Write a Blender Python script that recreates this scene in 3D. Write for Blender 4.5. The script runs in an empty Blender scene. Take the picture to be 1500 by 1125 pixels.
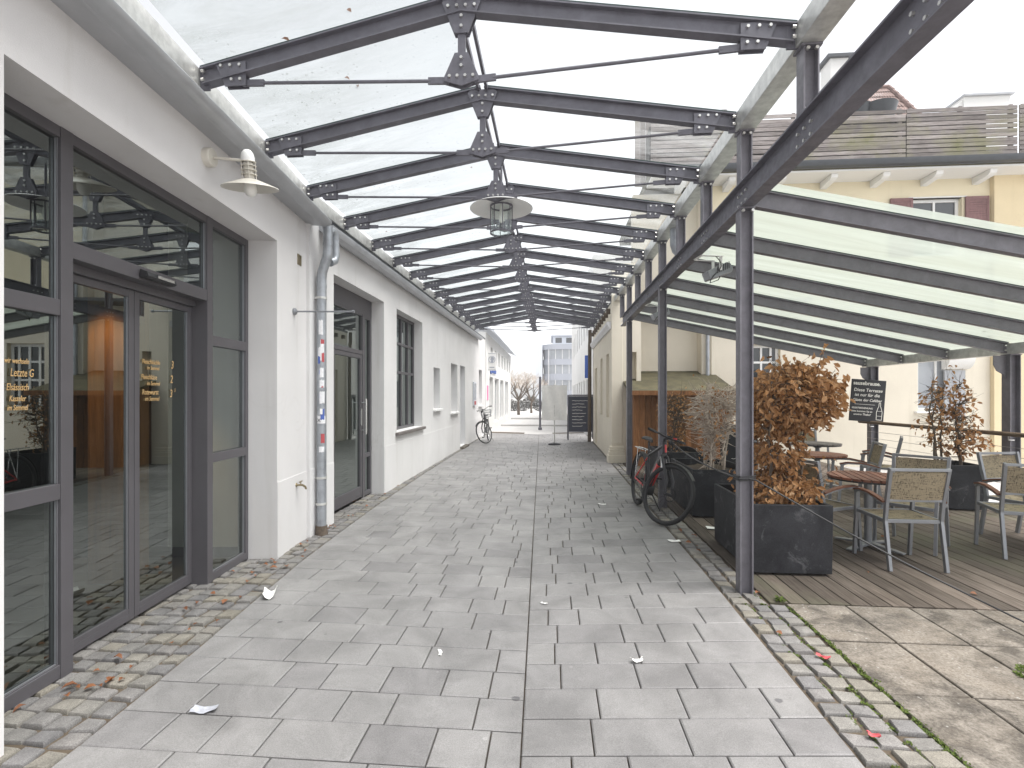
import bpy, bmesh, math, random
from mathutils import Vector, Matrix
random.seed(7)
R = math.radians
scene = bpy.context.scene
COL = scene.collection
THETA = R(4.4)
CS, SN = math.cos(THETA), math.sin(THETA)
EYE = 1.55

# ------------------------------------------------------------------ survey helpers (photo measurement -> metres)
def cw(X, Y):
    return (X * CS - Y * SN, X * SN + Y * CS)
def G(px, py, z=0.0):
    Y = 750.0 * (EYE - z) / (py - 579.0)
    return cw((px - 750.0) / 750.0 * Y, Y)
def PV(px, py, v):
    t = (px - 750.0) / 750.0
    Y = v / (t * SN + CS)
    return ((t * Y) * CS - Y * SN, EYE + (579.0 - py) / 750.0 * Y)
def PU(px, py, u):
    t = (px - 750.0) / 750.0
    Y = u / (t * CS - SN)
    return (Y * (t * SN + CS), EYE + (579.0 - py) / 750.0 * Y)

# ------------------------------------------------------------------ mesh builder
class MB:
    def __init__(s, M=None):
        s.v = []; s.f = []; s.mi = []; s.t = []; s.M = M; s.m = 0; s.tint = 0.5
    def add(s, co):
        co = Vector(co)
        if s.M is not None: co = s.M @ co
        s.v.append(co); return len(s.v) - 1
    def face(s, idx):
        s.f.append(tuple(idx)); s.mi.append(s.m); s.t.append(s.tint)
    def quad(s, a, b, c, d):
        s.face([s.add(a), s.add(b), s.add(c), s.add(d)])
    def poly(s, pts):
        s.face([s.add(p) for p in pts])
    def hexa(s, p):
        i = [s.add(q) for q in p]
        for f in ((3, 2, 1, 0), (4, 5, 6, 7), (0, 1, 5, 4), (1, 2, 6, 5), (2, 3, 7, 6), (3, 0, 4, 7)):
            s.face([i[k] for k in f])
    def box(s, x0, x1, y0, y1, z0, z1):
        s.hexa([(x0, y0, z0), (x1, y0, z0), (x1, y1, z0), (x0, y1, z0), (x0, y0, z1), (x1, y0, z1), (x1, y1, z1), (x0, y1, z1)])
    def frame(s, p1, p2, up):
        d = (p2 - p1).normalized(); x = d.cross(up)
        if x.length < 1e-5: x = d.cross(Vector((1, 0, 0)))
        x.normalize(); return d, x, x.cross(d)
    def bar(s, p1, p2, w, h, up=(0, 0, 1), w2=None, h2=None, dx=0, dz=0):
        p1, p2 = Vector(p1), Vector(p2)
        d, x, z = s.frame(p1, p2, Vector(up))
        w2 = w if w2 is None else w2; h2 = h if h2 is None else h2
        P = []
        for p, ww, hh in ((p1, w, h), (p2, w2, h2)):
            o = p + x * dx + z * dz
            P += [o - x * ww / 2 - z * hh / 2, o + x * ww / 2 - z * hh / 2, o + x * ww / 2 + z * hh / 2, o - x * ww / 2 + z * hh / 2]
        s.hexa(P)
    def ibeam(s, p1, p2, w, h, tf=.009, tw=.008, up=(0, 0, 1)):
        s.bar(p1, p2, w, tf, up, dz=h / 2 - tf / 2)
        s.bar(p1, p2, w, tf, up, dz=-h / 2 + tf / 2)
        s.bar(p1, p2, tw, h - 2 * tf, up)
    def tube(s, pts, r, n=8, caps=True, flat=1.0):
        pts = [Vector(p) for p in pts]
        rs = r if isinstance(r, (list, tuple)) else [r] * len(pts)
        prev = None; rings = []
        for k, p in enumerate(pts):
            if k == 0: d = pts[1] - p
            elif k == len(pts) - 1: d = p - pts[k - 1]
            else: d = (pts[k + 1] - p).normalized() + (p - pts[k - 1]).normalized()
            if d.length < 1e-9: d = Vector((0, 0, 1))
            d.normalize()
            if prev is None:
                x = d.cross(Vector((0, 0, 1)))
                if x.length < 1e-3: x = d.cross(Vector((0, 1, 0)))
            else:
                x = prev - d * prev.dot(d)
                if x.length < 1e-6: x = d.cross(Vector((0, 0, 1)))
            x.normalize(); prev = x; y = d.cross(x)
            rings.append([s.add(p + (x * math.cos(2 * math.pi * i / n) + y * flat * math.sin(2 * math.pi * i / n)) * rs[k]) for i in range(n)])
        for a, b in zip(rings, rings[1:]):
            for i in range(n):
                j = (i + 1) % n
                s.face([a[i], a[j], b[j], b[i]])
        if caps and n > 2:
            s.face(rings[0][::-1]); s.face(rings[-1])
    def lathe(s, prof, c=(0, 0, 0), n=20, axis=None):
        c = Vector(c); A = axis if axis is not None else Matrix.Identity(3)
        rings = []
        for r, z in prof:
            if r < 1e-6: rings.append([s.add(c + A @ Vector((0, 0, z)))])
            else: rings.append([s.add(c + A @ Vector((r * math.cos(2 * math.pi * i / n), r * math.sin(2 * math.pi * i / n), z))) for i in range(n)])
        for a, b in zip(rings, rings[1:]):
            for i in range(n):
                j = (i + 1) % n
                if len(a) == 1 and len(b) == 1: continue
                if len(a) == 1: s.face([a[0], b[j], b[i]])
                elif len(b) == 1: s.face([a[i], a[j], b[0]])
                else: s.face([a[i], a[j], b[j], b[i]])
    def cyl(s, c, axis, r, l, n=12):
        a = Vector(axis).normalized() * l / 2; c = Vector(c)
        s.tube([c - a, c + a], r, n)
    def torus(s, c, A, R0, r, n=32, m=8):
        c = Vector(c); g = []
        for i in range(n):
            a = 2 * math.pi * i / n; row = []
            for j in range(m):
                b = 2 * math.pi * j / m
                rr = R0 + r * math.cos(b)
                row.append(s.add(c + A @ Vector((rr * math.cos(a), rr * math.sin(a), r * math.sin(b)))))
            g.append(row)
        for i in range(n):
            for j in range(m):
                s.face([g[i][j], g[(i + 1) % n][j], g[(i + 1) % n][(j + 1) % m], g[i][(j + 1) % m]])
    def prism(s, poly, O, ax, ay, az, d):
        O, ax, ay, az = Vector(O), Vector(ax), Vector(ay), Vector(az)
        a = [s.add(O + ax * x + ay * y) for x, y in poly]
        b = [s.add(O + ax * x + ay * y + az * d) for x, y in poly]
        s.face(a[::-1]); s.face(b)
        n = len(poly)
        for i in range(n):
            j = (i + 1) % n
            s.face([a[i], a[j], b[j], b[i]])
    def sweep(s, prof, P0, P1, ax, ay):
        """closed profile swept P0 -> P1"""
        P0, P1, ax, ay = Vector(P0), Vector(P1), Vector(ax), Vector(ay)
        a = [s.add(P0 + ax * x + ay * y) for x, y in prof]
        b = [s.add(P1 + ax * x + ay * y) for x, y in prof]
        n = len(prof)
        s.face(a[::-1]); s.face(b)
        for i in range(n):
            j = (i + 1) % n
            s.face([a[i], a[j], b[j], b[i]])
    def wall(s, x0, x1, z0, z1, th, holes, y=0.0, ztop=None):
        """wall slab in its own frame: x along, y into the building, z up; holes = (xa, xb, za, zb)"""
        zt = ztop or (lambda x: z1)
        xs = sorted({x0, x1} | {h[0] for h in holes} | {h[1] for h in holes})
        zs = sorted({z0, z1} | {h[2] for h in holes if h[2] > z0} | {h[3] for h in holes})
        for a, b in zip(xs, xs[1:]):
            for c, d in zip(zs, zs[1:]):
                mx, mz = (a + b) / 2, (c + d) / 2
                if any(h[0] < mx < h[1] and h[2] < mz < h[3] for h in holes): continue
                da = zt(a) if d == z1 else d; db = zt(b) if d == z1 else d
                s.quad((a, y, c), (b, y, c), (b, y, db), (a, y, da))
                s.quad((b, y + th, c), (a, y + th, c), (a, y + th, da), (b, y + th, db))
        for xa, xb, za, zb in holes:
            s.quad((xa, y, za), (xa, y, zb), (xa, y + th, zb), (xa, y + th, za))
            s.quad((xb, y, zb), (xb, y, za), (xb, y + th, za), (xb, y + th, zb))
            s.quad((xa, y, zb), (xb, y, zb), (xb, y + th, zb), (xa, y + th, zb))
            if za > z0: s.quad((xb, y, za), (xa, y, za), (xa, y + th, za), (xb, y + th, za))
        s.quad((x0, y, z0), (x0, y, zt(x0)), (x0, y + th, zt(x0)), (x0, y + th, z0))
        s.quad((x1, y, z0), (x1, y + th, z0), (x1, y + th, zt(x1)), (x1, y, zt(x1)))
        s.quad((x0, y, zt(x0)), (x1, y, zt(x1)), (x1, y + th, zt(x1)), (x0, y + th, zt(x0)))
    def grid_frame(s, x0, x1, z0, z1, y0, y1, ft, mull=(), trans=(), mw=.05):
        """rectangular frame; mull = x centres, trans = (z centre, xa, xb)"""
        s.box(x0, x0 + ft, y0, y1, z0, z1); s.box(x1 - ft, x1, y0, y1, z0, z1)
        s.box(x0 + ft, x1 - ft, y0, y1, z0, z0 + ft); s.box(x0 + ft, x1 - ft, y0, y1, z1 - ft, z1)
        for m in mull: s.box(m - mw / 2, m + mw / 2, y0 + .002, y1 - .002, z0 + ft, z1 - ft)
        for zc, xa, xb in trans: s.box(xa, xb, y0 + .004, y1 - .004, zc - mw / 2, zc + mw / 2)
    def build(s, name, mats, parent=None, local=False, bevel=0.0, smooth=None, recalc=True, tint=False, weld=False):
        if not isinstance(mats, (list, tuple)): mats = [mats]
        off = Vector((0, 0, 0))
        if parent is not None and not local:
            p = parent
            while p is not None: off += p.location; p = p.parent
        me = bpy.data.meshes.new(name)
        me.from_pydata([tuple(c - off) for c in s.v], [], s.f)
        for m in mats: me.materials.append(m)
        me.polygons.foreach_set('material_index', s.mi)
        if tint:
            at = me.attributes.new('tint', 'FLOAT', 'FACE'); at.data.foreach_set('value', s.t)
        if recalc or bevel or weld:
            bm = bmesh.new(); bm.from_mesh(me)
            if weld: bmesh.ops.remove_doubles(bm, verts=bm.verts, dist=1e-5)
            if recalc: bmesh.ops.recalc_face_normals(bm, faces=bm.faces)
            if bevel:
                es = [e for e in bm.edges if len(e.link_faces) == 2 and e.calc_face_angle(0) > R(40)]
                bmesh.ops.bevel(bm, geom=es, offset=bevel, segments=2, affect='EDGES', profile=.5, clamp_overlap=True)
            bm.to_mesh(me); bm.free()
        if smooth is not None:
            me.polygons.foreach_set('use_smooth', [True] * len(me.polygons))
            me.set_sharp_from_angle(angle=R(smooth))
        me.update()
        o = bpy.data.objects.new(name, me); COL.objects.link(o)
        if parent is not None: o.parent = parent
        return o

def tag(o, label=None, cat=None, group=None, kind=None):
    if label: o['label'] = label
    if cat: o['category'] = cat
    if group: o['group'] = group
    if kind: o['kind'] = kind
    return o
def thing(name, label, cat, loc=(0, 0, 0), rz=0, group=None):
    o = bpy.data.objects.new(name, None); COL.objects.link(o)
    o.location = loc; o.rotation_euler = (0, 0, rz); o.empty_display_size = .2
    return tag(o, label, cat, group)
KIDS = {}
def copy_tree(o, parent=None):
    c = o.copy(); COL.objects.link(c)
    if parent is not None: c.parent = parent
    for ch in [x for x in o.children]: copy_tree(ch, c)
    return c
def text_mesh(name, body, size, M, material, parent, align='LEFT', extr=.0008, local_off=True, bold=0.0, shear=0.0, sx=1.0):
    cu = bpy.data.curves.new(name, 'FONT'); cu.body = body; cu.size = size; cu.align_x = align; cu.extrude = extr
    cu.offset = bold; cu.shear = shear; cu.resolution_u = 3
    tmp = bpy.data.objects.new('tmp_text', cu); COL.objects.link(tmp)
    dg = bpy.context.evaluated_depsgraph_get()
    me = bpy.data.meshes.new_from_object(tmp.evaluated_get(dg))
    bpy.data.objects.remove(tmp); bpy.data.curves.remove(cu)
    off = Vector((0, 0, 0))
    if parent is not None and local_off:
        p = parent
        while p is not None: off += p.location; p = p.parent
    me.transform(Matrix.Translation(-off) @ M @ Matrix.Diagonal((sx, 1, 1, 1)))
    me.materials.clear(); me.materials.append(material); me.name = name
    o = bpy.data.objects.new(name, me); COL.objects.link(o)
    if parent is not None: o.parent = parent
    return o
def axes(o, x, y, z):
    """4x4 from origin and axis vectors"""
    M = Matrix.Identity(4)
    for i in range(3):
        M[i][0] = x[i]; M[i][1] = y[i]; M[i][2] = z[i]; M[i][3] = o[i]
    return M

# ------------------------------------------------------------------ materials
def nt(m):
    m.use_nodes = True; t = m.node_tree
    for n in list(t.nodes): t.nodes.remove(n)
    return t
def N(t, typ, **kw):
    n = t.nodes.new(typ)
    for k, v in kw.items(): setattr(n, k, v)
    return n
def lerp_col(t, fac, a, b, mode='MIX'):
    n = N(t, 'ShaderNodeMix', data_type='RGBA', blend_type=mode)
    def put(sock, v):
        if hasattr(v, 'is_output'): t.links.new(v, sock)
        else: sock.default_value = v if not isinstance(v, tuple) or len(v) == 4 else (*v, 1)
    put(n.inputs[0], fac); put(n.inputs[6], a); put(n.inputs[7], b)
    return n.outputs[2]
def noise(t, scale, detail=6, rough=.55, vec=None, dist=0.0):
    n = N(t, 'ShaderNodeTexNoise'); n.inputs['Scale'].default_value = scale; n.inputs['Detail'].default_value = detail
    n.inputs['Roughness'].default_value = rough; n.inputs['Distortion'].default_value = dist
    if vec is not None: t.links.new(vec, n.inputs['Vector'])
    return n.outputs['Fac']
def ramp(t, sock, a, b, ca=(0, 0, 0, 1), cb=(1, 1, 1, 1)):
    n = N(t, 'ShaderNodeValToRGB'); e = n.color_ramp.elements
    e[0].position = a; e[1].position = b; e[0].color = ca; e[1].color = cb
    t.links.new(sock, n.inputs[0]); return n.outputs[0]
def objco(t, sx=1, sy=1, sz=1):
    c = N(t, 'ShaderNodeTexCoord'); mp = N(t, 'ShaderNodeMapping'); mp.inputs['Scale'].default_value = (sx, sy, sz)
    t.links.new(c.outputs['Object'], mp.inputs[0]); return mp.outputs[0]
def finish(t, color, rough=.6, metal=0.0, bump=None, bstr=.2, bdist=.01, spec=.5, extra=None):
    b = N(t, 'ShaderNodeBsdfPrincipled'); o = N(t, 'ShaderNodeOutputMaterial')
    if hasattr(color, 'is_output'): t.links.new(color, b.inputs['Base Color'])
    else: b.inputs['Base Color'].default_value = (*color[:3], 1)
    if hasattr(rough, 'is_output'): t.links.new(rough, b.inputs['Roughness'])
    else: b.inputs['Roughness'].default_value = rough
    b.inputs['Metallic'].default_value = metal
    b.inputs['Specular IOR Level'].default_value = spec
    if bump is not None:
        bn = N(t, 'ShaderNodeBump'); bn.inputs['Strength'].default_value = bstr; bn.inputs['Distance'].default_value = bdist
        t.links.new(bump, bn.inputs['Height']); t.links.new(bn.outputs[0], b.inputs['Normal'])
    t.links.new(b.outputs[0], o.inputs[0]); return b
MATS = {}
def mk(name, col, rough=.6, metal=0.0, var=.12, scale=6.0, bump=0.0, bscale=60.0, spec=.5, stretch=(1, 1, 1), fine=0.0):
    m = bpy.data.materials.new(name); t = nt(m); vec = objco(t, *stretch)
    n = noise(t, scale, 6, .6, vec)
    lo = tuple(c * (1 - var) for c in col); hi = tuple(min(1, c * (1 + var)) for c in col)
    c = lerp_col(t, ramp(t, n, .3, .7), lo, hi)
    if fine:
        c = lerp_col(t, fine, c, ramp(t, noise(t, bscale * 2, 3, .6, vec), .3, .7, (.4, .4, .4, 1), (1, 1, 1, 1)), 'MULTIPLY')
    rr = N(t, 'ShaderNodeMapRange'); t.links.new(n, rr.inputs[0]); rr.inputs[3].default_value = max(0.02, rough - .08); rr.inputs[4].default_value = min(1, rough + .08)
    finish(t, c, rr.outputs[0], metal, noise(t, bscale, 4, .6, vec) if bump else None, bump, .006, spec)
    MATS[name] = m; return m
def mk_tinted(name, palette, rough=.85, stain=.25, grain=.25, bump=.3, gum=False, spec=.3, tscale=2.0):
    """albedo differs from piece to piece by the stored per-piece value"""
    m = bpy.data.materials.new(name); t = nt(m); vec = objco(t)
    a = N(t, 'ShaderNodeAttribute', attribute_name='tint')
    cr = N(t, 'ShaderNodeValToRGB'); e = cr.color_ramp.elements
    while len(e) > 1: e.remove(e[-1])
    e[0].position = 0; e[0].color = (*palette[0], 1)
    for i, p in enumerate(palette[1:], 1):
        x = e.new(i / (len(palette) - 1)); x.color = (*p, 1)
    t.links.new(a.outputs['Fac'], cr.inputs[0]); c = cr.outputs[0]
    s1 = ramp(t, noise(t, tscale, 8, .65, vec, .6), .33, .72, (1 - stain, 1 - stain, 1 - stain, 1), (1, 1, 1, 1))
    c = lerp_col(t, 1.0, c, s1, 'MULTIPLY')
    s2 = ramp(t, noise(t, 190, 3, .7, vec), .3, .7, (1 - grain, 1 - grain, 1 - grain, 1), (1 + grain * .4,) * 3 + (1,))
    c = lerp_col(t, 1.0, c, s2, 'MULTIPLY')
    if gum:
        vo = N(t, 'ShaderNodeTexVoronoi'); vo.inputs['Scale'].default_value = 2.3; t.links.new(vec, vo.inputs['Vector'])
        wn = N(t, 'ShaderNodeMath', operation='ADD'); t.links.new(vo.outputs['Distance'], wn.inputs[0])
        sc = N(t, 'ShaderNodeMath', operation='MULTIPLY'); t.links.new(noise(t, 25, 3, .6, vec), sc.inputs[0]); sc.inputs[1].default_value = .05
        t.links.new(sc.outputs[0], wn.inputs[1])
        sp = ramp(t, wn.outputs[0], .072, .085, (.48, .48, .5, 1), (1, 1, 1, 1))
        c = lerp_col(t, 1.0, c, sp, 'MULTIPLY')
        vo2 = N(t, 'ShaderNodeTexVoronoi'); vo2.inputs['Scale'].default_value = 3.1; t.links.new(objco(t, 1.0, 1.07, 1), vo2.inputs['Vector'])
        sp2 = ramp(t, vo2.outputs['Distance'], .03, .045, (1.25, 1.25, 1.25, 1), (1, 1, 1, 1))
        c = lerp_col(t, 1.0, c, sp2, 'MULTIPLY')
    finish(t, c, rough, 0, noise(t, 110, 5, .7, vec), bump, .004, spec)
    MATS[name] = m; return m
def schlick(t, f0, scale=1.0):
    """angle-dependent reflectance that is the same from both sides of a thin sheet"""
    g = N(t, 'ShaderNodeNewGeometry'); d = N(t, 'ShaderNodeVectorMath', operation='DOT_PRODUCT')
    t.links.new(g.outputs['Incoming'], d.inputs[0]); t.links.new(g.outputs['Normal'], d.inputs[1])
    a = N(t, 'ShaderNodeMath', operation='ABSOLUTE'); t.links.new(d.outputs['Value'], a.inputs[0])
    s = N(t, 'ShaderNodeMath', operation='SUBTRACT', use_clamp=True); s.inputs[0].default_value = 1; t.links.new(a.outputs[0], s.inputs[1])
    q = N(t, 'ShaderNodeMath', operation='POWER'); t.links.new(s.outputs[0], q.inputs[0]); q.inputs[1].default_value = 5
    m = N(t, 'ShaderNodeMath', operation='MULTIPLY_ADD', use_clamp=True); t.links.new(q.outputs[0], m.inputs[0]); m.inputs[1].default_value = (1 - f0) * scale; m.inputs[2].default_value = f0
    return m.outputs[0]
def mk_glass(name, tint, ior=1.6, rough=0.0, boost=1.0):
    m = bpy.data.materials.new(name); t = nt(m)
    fac = schlick(t, ior, boost)
    tr = N(t, 'ShaderNodeBsdfTransparent'); tr.inputs[0].default_value = (*tint, 1)
    gl = N(t, 'ShaderNodeBsdfGlossy'); gl.inputs['Roughness'].default_value = rough; gl.inputs[0].default_value = (.90, .97, .95, 1)
    mx = N(t, 'ShaderNodeMixShader'); o = N(t, 'ShaderNodeOutputMaterial')
    t.links.new(fac, mx.inputs[0]); t.links.new(tr.outputs[0], mx.inputs[1]); t.links.new(gl.outputs[0], mx.inputs[2]); t.links.new(mx.outputs[0], o.inputs[0])
    MATS[name] = m; return m
def mk_roofglass(name, tint, trans, base, var, streak, droplets=0.0, eave=False):
    """weathered roof glazing: clear part + light-scattering film of rain and dirt"""
    m = bpy.data.materials.new(name); t = nt(m)
    vec = objco(t, *streak)
    n = ramp(t, noise(t, 1.0, 8, .6, vec, .4), .35, .72)
    f = N(t, 'ShaderNodeMapRange'); t.links.new(n, f.inputs[0]); f.inputs[3].default_value = base; f.inputs[4].default_value = min(1, base + var)
    fac = f.outputs[0]
    if droplets:
        vo = N(t, 'ShaderNodeTexVoronoi'); vo.inputs['Scale'].default_value = 17; t.links.new(objco(t, 1, 1.0, 1), vo.inputs['Vector'])
        d = ramp(t, vo.outputs['Distance'], .10, .2, (droplets,) * 3 + (1,), (0, 0, 0, 1))
        big = ramp(t, noise(t, 1.1, 3, .5, objco(t)), .46, .62)
        mm = N(t, 'ShaderNodeMath', operation='MULTIPLY'); t.links.new(d, mm.inputs[0]); t.links.new(big, mm.inputs[1])
        ad = N(t, 'ShaderNodeMath', operation='ADD', use_clamp=True); t.links.new(fac, ad.inputs[0]); t.links.new(mm.outputs[0], ad.inputs[1]); fac = ad.outputs[0]
    if eave: # film gets denser towards the lower edge of the sheets
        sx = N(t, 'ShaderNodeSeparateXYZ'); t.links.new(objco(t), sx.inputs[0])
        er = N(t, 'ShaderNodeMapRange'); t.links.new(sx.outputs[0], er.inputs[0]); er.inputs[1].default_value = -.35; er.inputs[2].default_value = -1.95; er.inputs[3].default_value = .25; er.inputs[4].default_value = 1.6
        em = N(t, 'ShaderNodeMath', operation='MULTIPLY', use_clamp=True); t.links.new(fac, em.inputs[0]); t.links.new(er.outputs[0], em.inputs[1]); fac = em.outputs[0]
    tr = N(t, 'ShaderNodeBsdfTransparent'); tr.inputs[0].default_value = (*tint, 1)
    tl = N(t, 'ShaderNodeBsdfTranslucent'); tl.inputs[0].default_value = (*trans, 1)
    df = N(t, 'ShaderNodeBsdfDiffuse'); df.inputs[0].default_value = (*[c * .8 for c in trans], 1)
    ms = N(t, 'ShaderNodeMixShader'); ms.inputs[0].default_value = .3; t.links.new(tl.outputs[0], ms.inputs[1]); t.links.new(df.outputs[0], ms.inputs[2])
    m1 = N(t, 'ShaderNodeMixShader'); t.links.new(fac, m1.inputs[0]); t.links.new(tr.outputs[0], m1.inputs[1]); t.links.new(ms.outputs[0], m1.inputs[2])
    rf_ = schlick(t, .03, .35)
    gl = N(t, 'ShaderNodeBsdfGlossy'); gl.inputs['Roughness'].default_value = .08
    m2 = N(t, 'ShaderNodeMixShader'); o = N(t, 'ShaderNodeOutputMaterial')
    t.links.new(rf_, m2.inputs[0]); t.links.new(m1.outputs[0], m2.inputs[1]); t.links.new(gl.outputs[0], m2.inputs[2]); t.links.new(m2.outputs[0], o.inputs[0])
    MATS[name] = m; return m
def mk_leaf(name, palette, rough=.6):
    m = bpy.data.materials.new(name); t = nt(m)
    a = N(t, 'ShaderNodeAttribute', attribute_name='tint')
    cr = N(t, 'ShaderNodeValToRGB'); e = cr.color_ramp.elements
    while len(e) > 1: e.remove(e[-1])
    e[0].position = 0; e[0].color = (*palette[0], 1)
    for i, p in enumerate(palette[1:], 1):
        x = e.new(i / (len(palette) - 1)); x.color = (*p, 1)
    t.links.new(a.outputs['Fac'], cr.inputs[0])
    c = lerp_col(t, .5, cr.outputs[0], ramp(t, noise(t, 60, 4, .6, objco(t)), .3, .7, (.55, .5, .45, 1), (1.1, 1.1, 1.1, 1)), 'MULTIPLY')
    b = N(t, 'ShaderNodeBsdfPrincipled'); t.links.new(c, b.inputs['Base Color']); b.inputs['Roughness'].default_value = rough
    tl = N(t, 'ShaderNodeBsdfTranslucent'); t.links.new(c, tl.inputs[0])
    mx = N(t, 'ShaderNodeMixShader'); mx.inputs[0].default_value = .3; o = N(t, 'ShaderNodeOutputMaterial')
    t.links.new(b.outputs[0], mx.inputs[1]); t.links.new(tl.outputs[0], mx.inputs[2]); t.links.new(mx.outputs[0], o.inputs[0])
    MATS[name] = m; return m
def mk_emit(name, col, s):
    m = bpy.data.materials.new(name); t = nt(m)
    e = N(t, 'ShaderNodeEmission'); e.inputs[0].default_value = (*col, 1); e.inputs[1].default_value = s
    o = N(t, 'ShaderNodeOutputMaterial'); t.links.new(e.outputs[0], o.inputs[0]); return m
def mk_weave(name, c1, c2):
    m = bpy.data.materials.new(name); t = nt(m)
    n1 = noise(t, 1, 3, .6, objco(t, 150, 150, 16)); n2 = noise(t, 1, 3, .6, objco(t, 16, 16, 170))
    ad = N(t, 'ShaderNodeMath', operation='ADD'); t.links.new(n1, ad.inputs[0]); t.links.new(n2, ad.inputs[1])
    c = lerp_col(t, ramp(t, ad.outputs[0], .8, 1.2), c1, c2)
    ch = N(t, 'ShaderNodeTexChecker'); ch.inputs['Scale'].default_value = 500
    finish(t, c, .7, 0, ch.outputs['Fac'], .2, .001); return m
def mk_wood(name, c1, c2, along=(14, 1.2, 14), rough=.75, bump=.25, green=None):
    m = bpy.data.materials.new(name); t = nt(m); vec = objco(t, *along)
    n = noise(t, 3, 8, .65, vec, .3)
    c = lerp_col(t, ramp(t, n, .3, .72), c1, c2)
    a = N(t, 'ShaderNodeAttribute', attribute_name='tint')
    mr = N(t, 'ShaderNodeMapRange'); t.links.new(a.outputs['Fac'], mr.inputs[0]); mr.inputs[3].default_value = .62; mr.inputs[4].default_value = 1.28
    cb = N(t, 'ShaderNodeCombineColor')
    for i in range(3): t.links.new(mr.outputs[0], cb.inputs[i])
    c = lerp_col(t, 1.0, c, cb.outputs[0], 'MULTIPLY')
    c = lerp_col(t, 1.0, c, ramp(t, noise(t, 1.6, 6, .6, objco(t)), .3, .7, (.7, .69, .66, 1), (1.08, 1.08, 1.08, 1)), 'MULTIPLY')
    if green:
        c = lerp_col(t, ramp(t, noise(t, .8, 5, .65, objco(t)), .52, .72), c, green)
    finish(t, c, rough, 0, n, bump, .004, .25); MATS[name] = m; return m

WHITE = mk('white_render', (.66, .645, .645), .9, 0, .06, 1.6, .25, 120, .2)
WHITE2 = mk('white_render_long', (.68, .67, .67), .9, 0, .07, 1.1, .3, 90, .2)
CREAM = mk('cream_render', (.72, .665, .56), .9, 0, .05, 1.2, .2, 110, .2)
YELLOW = mk('yellow_render', (.75, .645, .43), .9, 0, .04, 1.0, .2, 110, .2)
OCHRE = mk('deep_yellow_render', (.78, .62, .36), .9, 0, .04, 1.0, .2, 110, .2)
def mk_render(name, col, streak=.10, patch=.07):
    m = bpy.data.materials.new(name); t = nt(m); vec = objco(t)
    c = lerp_col(t, ramp(t, noise(t, .9, 8, .6, vec, .4), .35, .7), tuple(x * (1 - patch) for x in col), tuple(min(1, x * (1 + patch * .4)) for x in col))
    c = lerp_col(t, 1.0, c, ramp(t, noise(t, 1.0, 7, .65, objco(t, 5, 5, .35), .2), .56, .78, (1, 1, 1, 1), (1 - streak, 1 - streak * 1.05, 1 - streak * 1.25, 1)), 'MULTIPLY')
    c = lerp_col(t, 1.0, c, ramp(t, noise(t, 3.5, 10, .75, vec, 1.2), .66, .76, (1, 1, 1, 1), (.86, .85, .83, 1)), 'MULTIPLY')
    vo = N(t, 'ShaderNodeTexVoronoi', feature='DISTANCE_TO_EDGE'); vo.inputs['Scale'].default_value = .55
    wv = N(t, 'ShaderNodeVectorMath', operation='ADD'); nz = N(t, 'ShaderNodeTexNoise'); nz.inputs['Scale'].default_value = 2.2; nz.inputs['Detail'].default_value = 6
    t.links.new(vec, nz.inputs['Vector']); t.links.new(vec, wv.inputs[0]); t.links.new(nz.outputs['Color'], wv.inputs[1]); t.links.new(wv.outputs[0], vo.inputs['Vector'])
    crack = ramp(t, vo.outputs['Distance'], .0006, .0022, (.90, .89, .88, 1), (1, 1, 1, 1))
    gate = ramp(t, noise(t, .5, 2, .5, vec), .52, .6)
    c = lerp_col(t, gate, c, lerp_col(t, 1.0, c, crack, 'MULTIPLY'))
    finish(t, c, .9, 0, noise(t, 130, 6, .7, vec), .3, .006, .2); return m
WHITE = mk_render('white_render', (.665, .65, .65)); WHITE2 = mk_render('white_render_long', (.68, .67, .67), .14)
CREAM = mk_render('cream_render', (.72, .665, .56)); YELLOW = mk_render('yellow_render', (.76, .68, .50), .07); OCHRE = mk_render('deep_yellow_render', (.75, .63, .42), .07)
def mk_steel(name, col):
    m = bpy.data.materials.new(name); t = nt(m); vec = objco(t)
    c = lerp_col(t, ramp(t, noise(t, 7, 8, .7, vec, .5), .35, .7), tuple(x * .78 for x in col), tuple(x * 1.15 for x in col))
    c = lerp_col(t, ramp(t, noise(t, 30, 8, .8, vec), .60, .75), c, tuple(x * .6 + .09 for x in col))
    c = lerp_col(t, ramp(t, noise(t, 11, 10, .8, vec, .3), .69, .735), c, (.14, .07, .04))
    rr = ramp(t, noise(t, 20, 5, .6, vec), .3, .7, (.34,) * 3 + (1,), (.6,) * 3 + (1,))
    finish(t, c, rr, 0, noise(t, 140, 5, .7, vec), .12, .003, .5); return m
DARKMETAL = mk_steel('painted_steel', (.128, .124, .148)); STEEL2 = mk_steel('grey_painted_steel', (.165, .158, .180))
DARKMETAL_OLD = mk('painted_steel', (.15, .147, .165), .42, 0, .14, 9, .08, 160, .5)
STEEL_OLD = mk('grey_paint', (.185, .178, .195), .45, 0, .15, 7, .06, 160, .5)
FRAMEP = mk('window_frame_paint', (.085, .08, .088), .4, 0, .06, 5, .03, 200, .5)
GALV = mk('galvanised_steel', (.60, .60, .58), .38, .55, .22, 14, .05, 90, .5)
GUTP = mk('grey_gutter_paint', (.40, .41, .43), .4, .3, .07, 6, .03, 90, .5)
ZINC = mk('zinc_pipe', (.36, .38, .41), .45, .6, .22, 9, .05, 80, .5)
BOLT = mk('bolt_steel', (.60, .59, .57), .35, .8, .05, 20)
ALU = mk('brushed_aluminium', (.27, .28, .30), .38, .5, .07, 12, .03, 150)
LAMPW = mk('cream_enamel', (.60, .57, .51), .35, 0, .05, 6)
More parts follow.
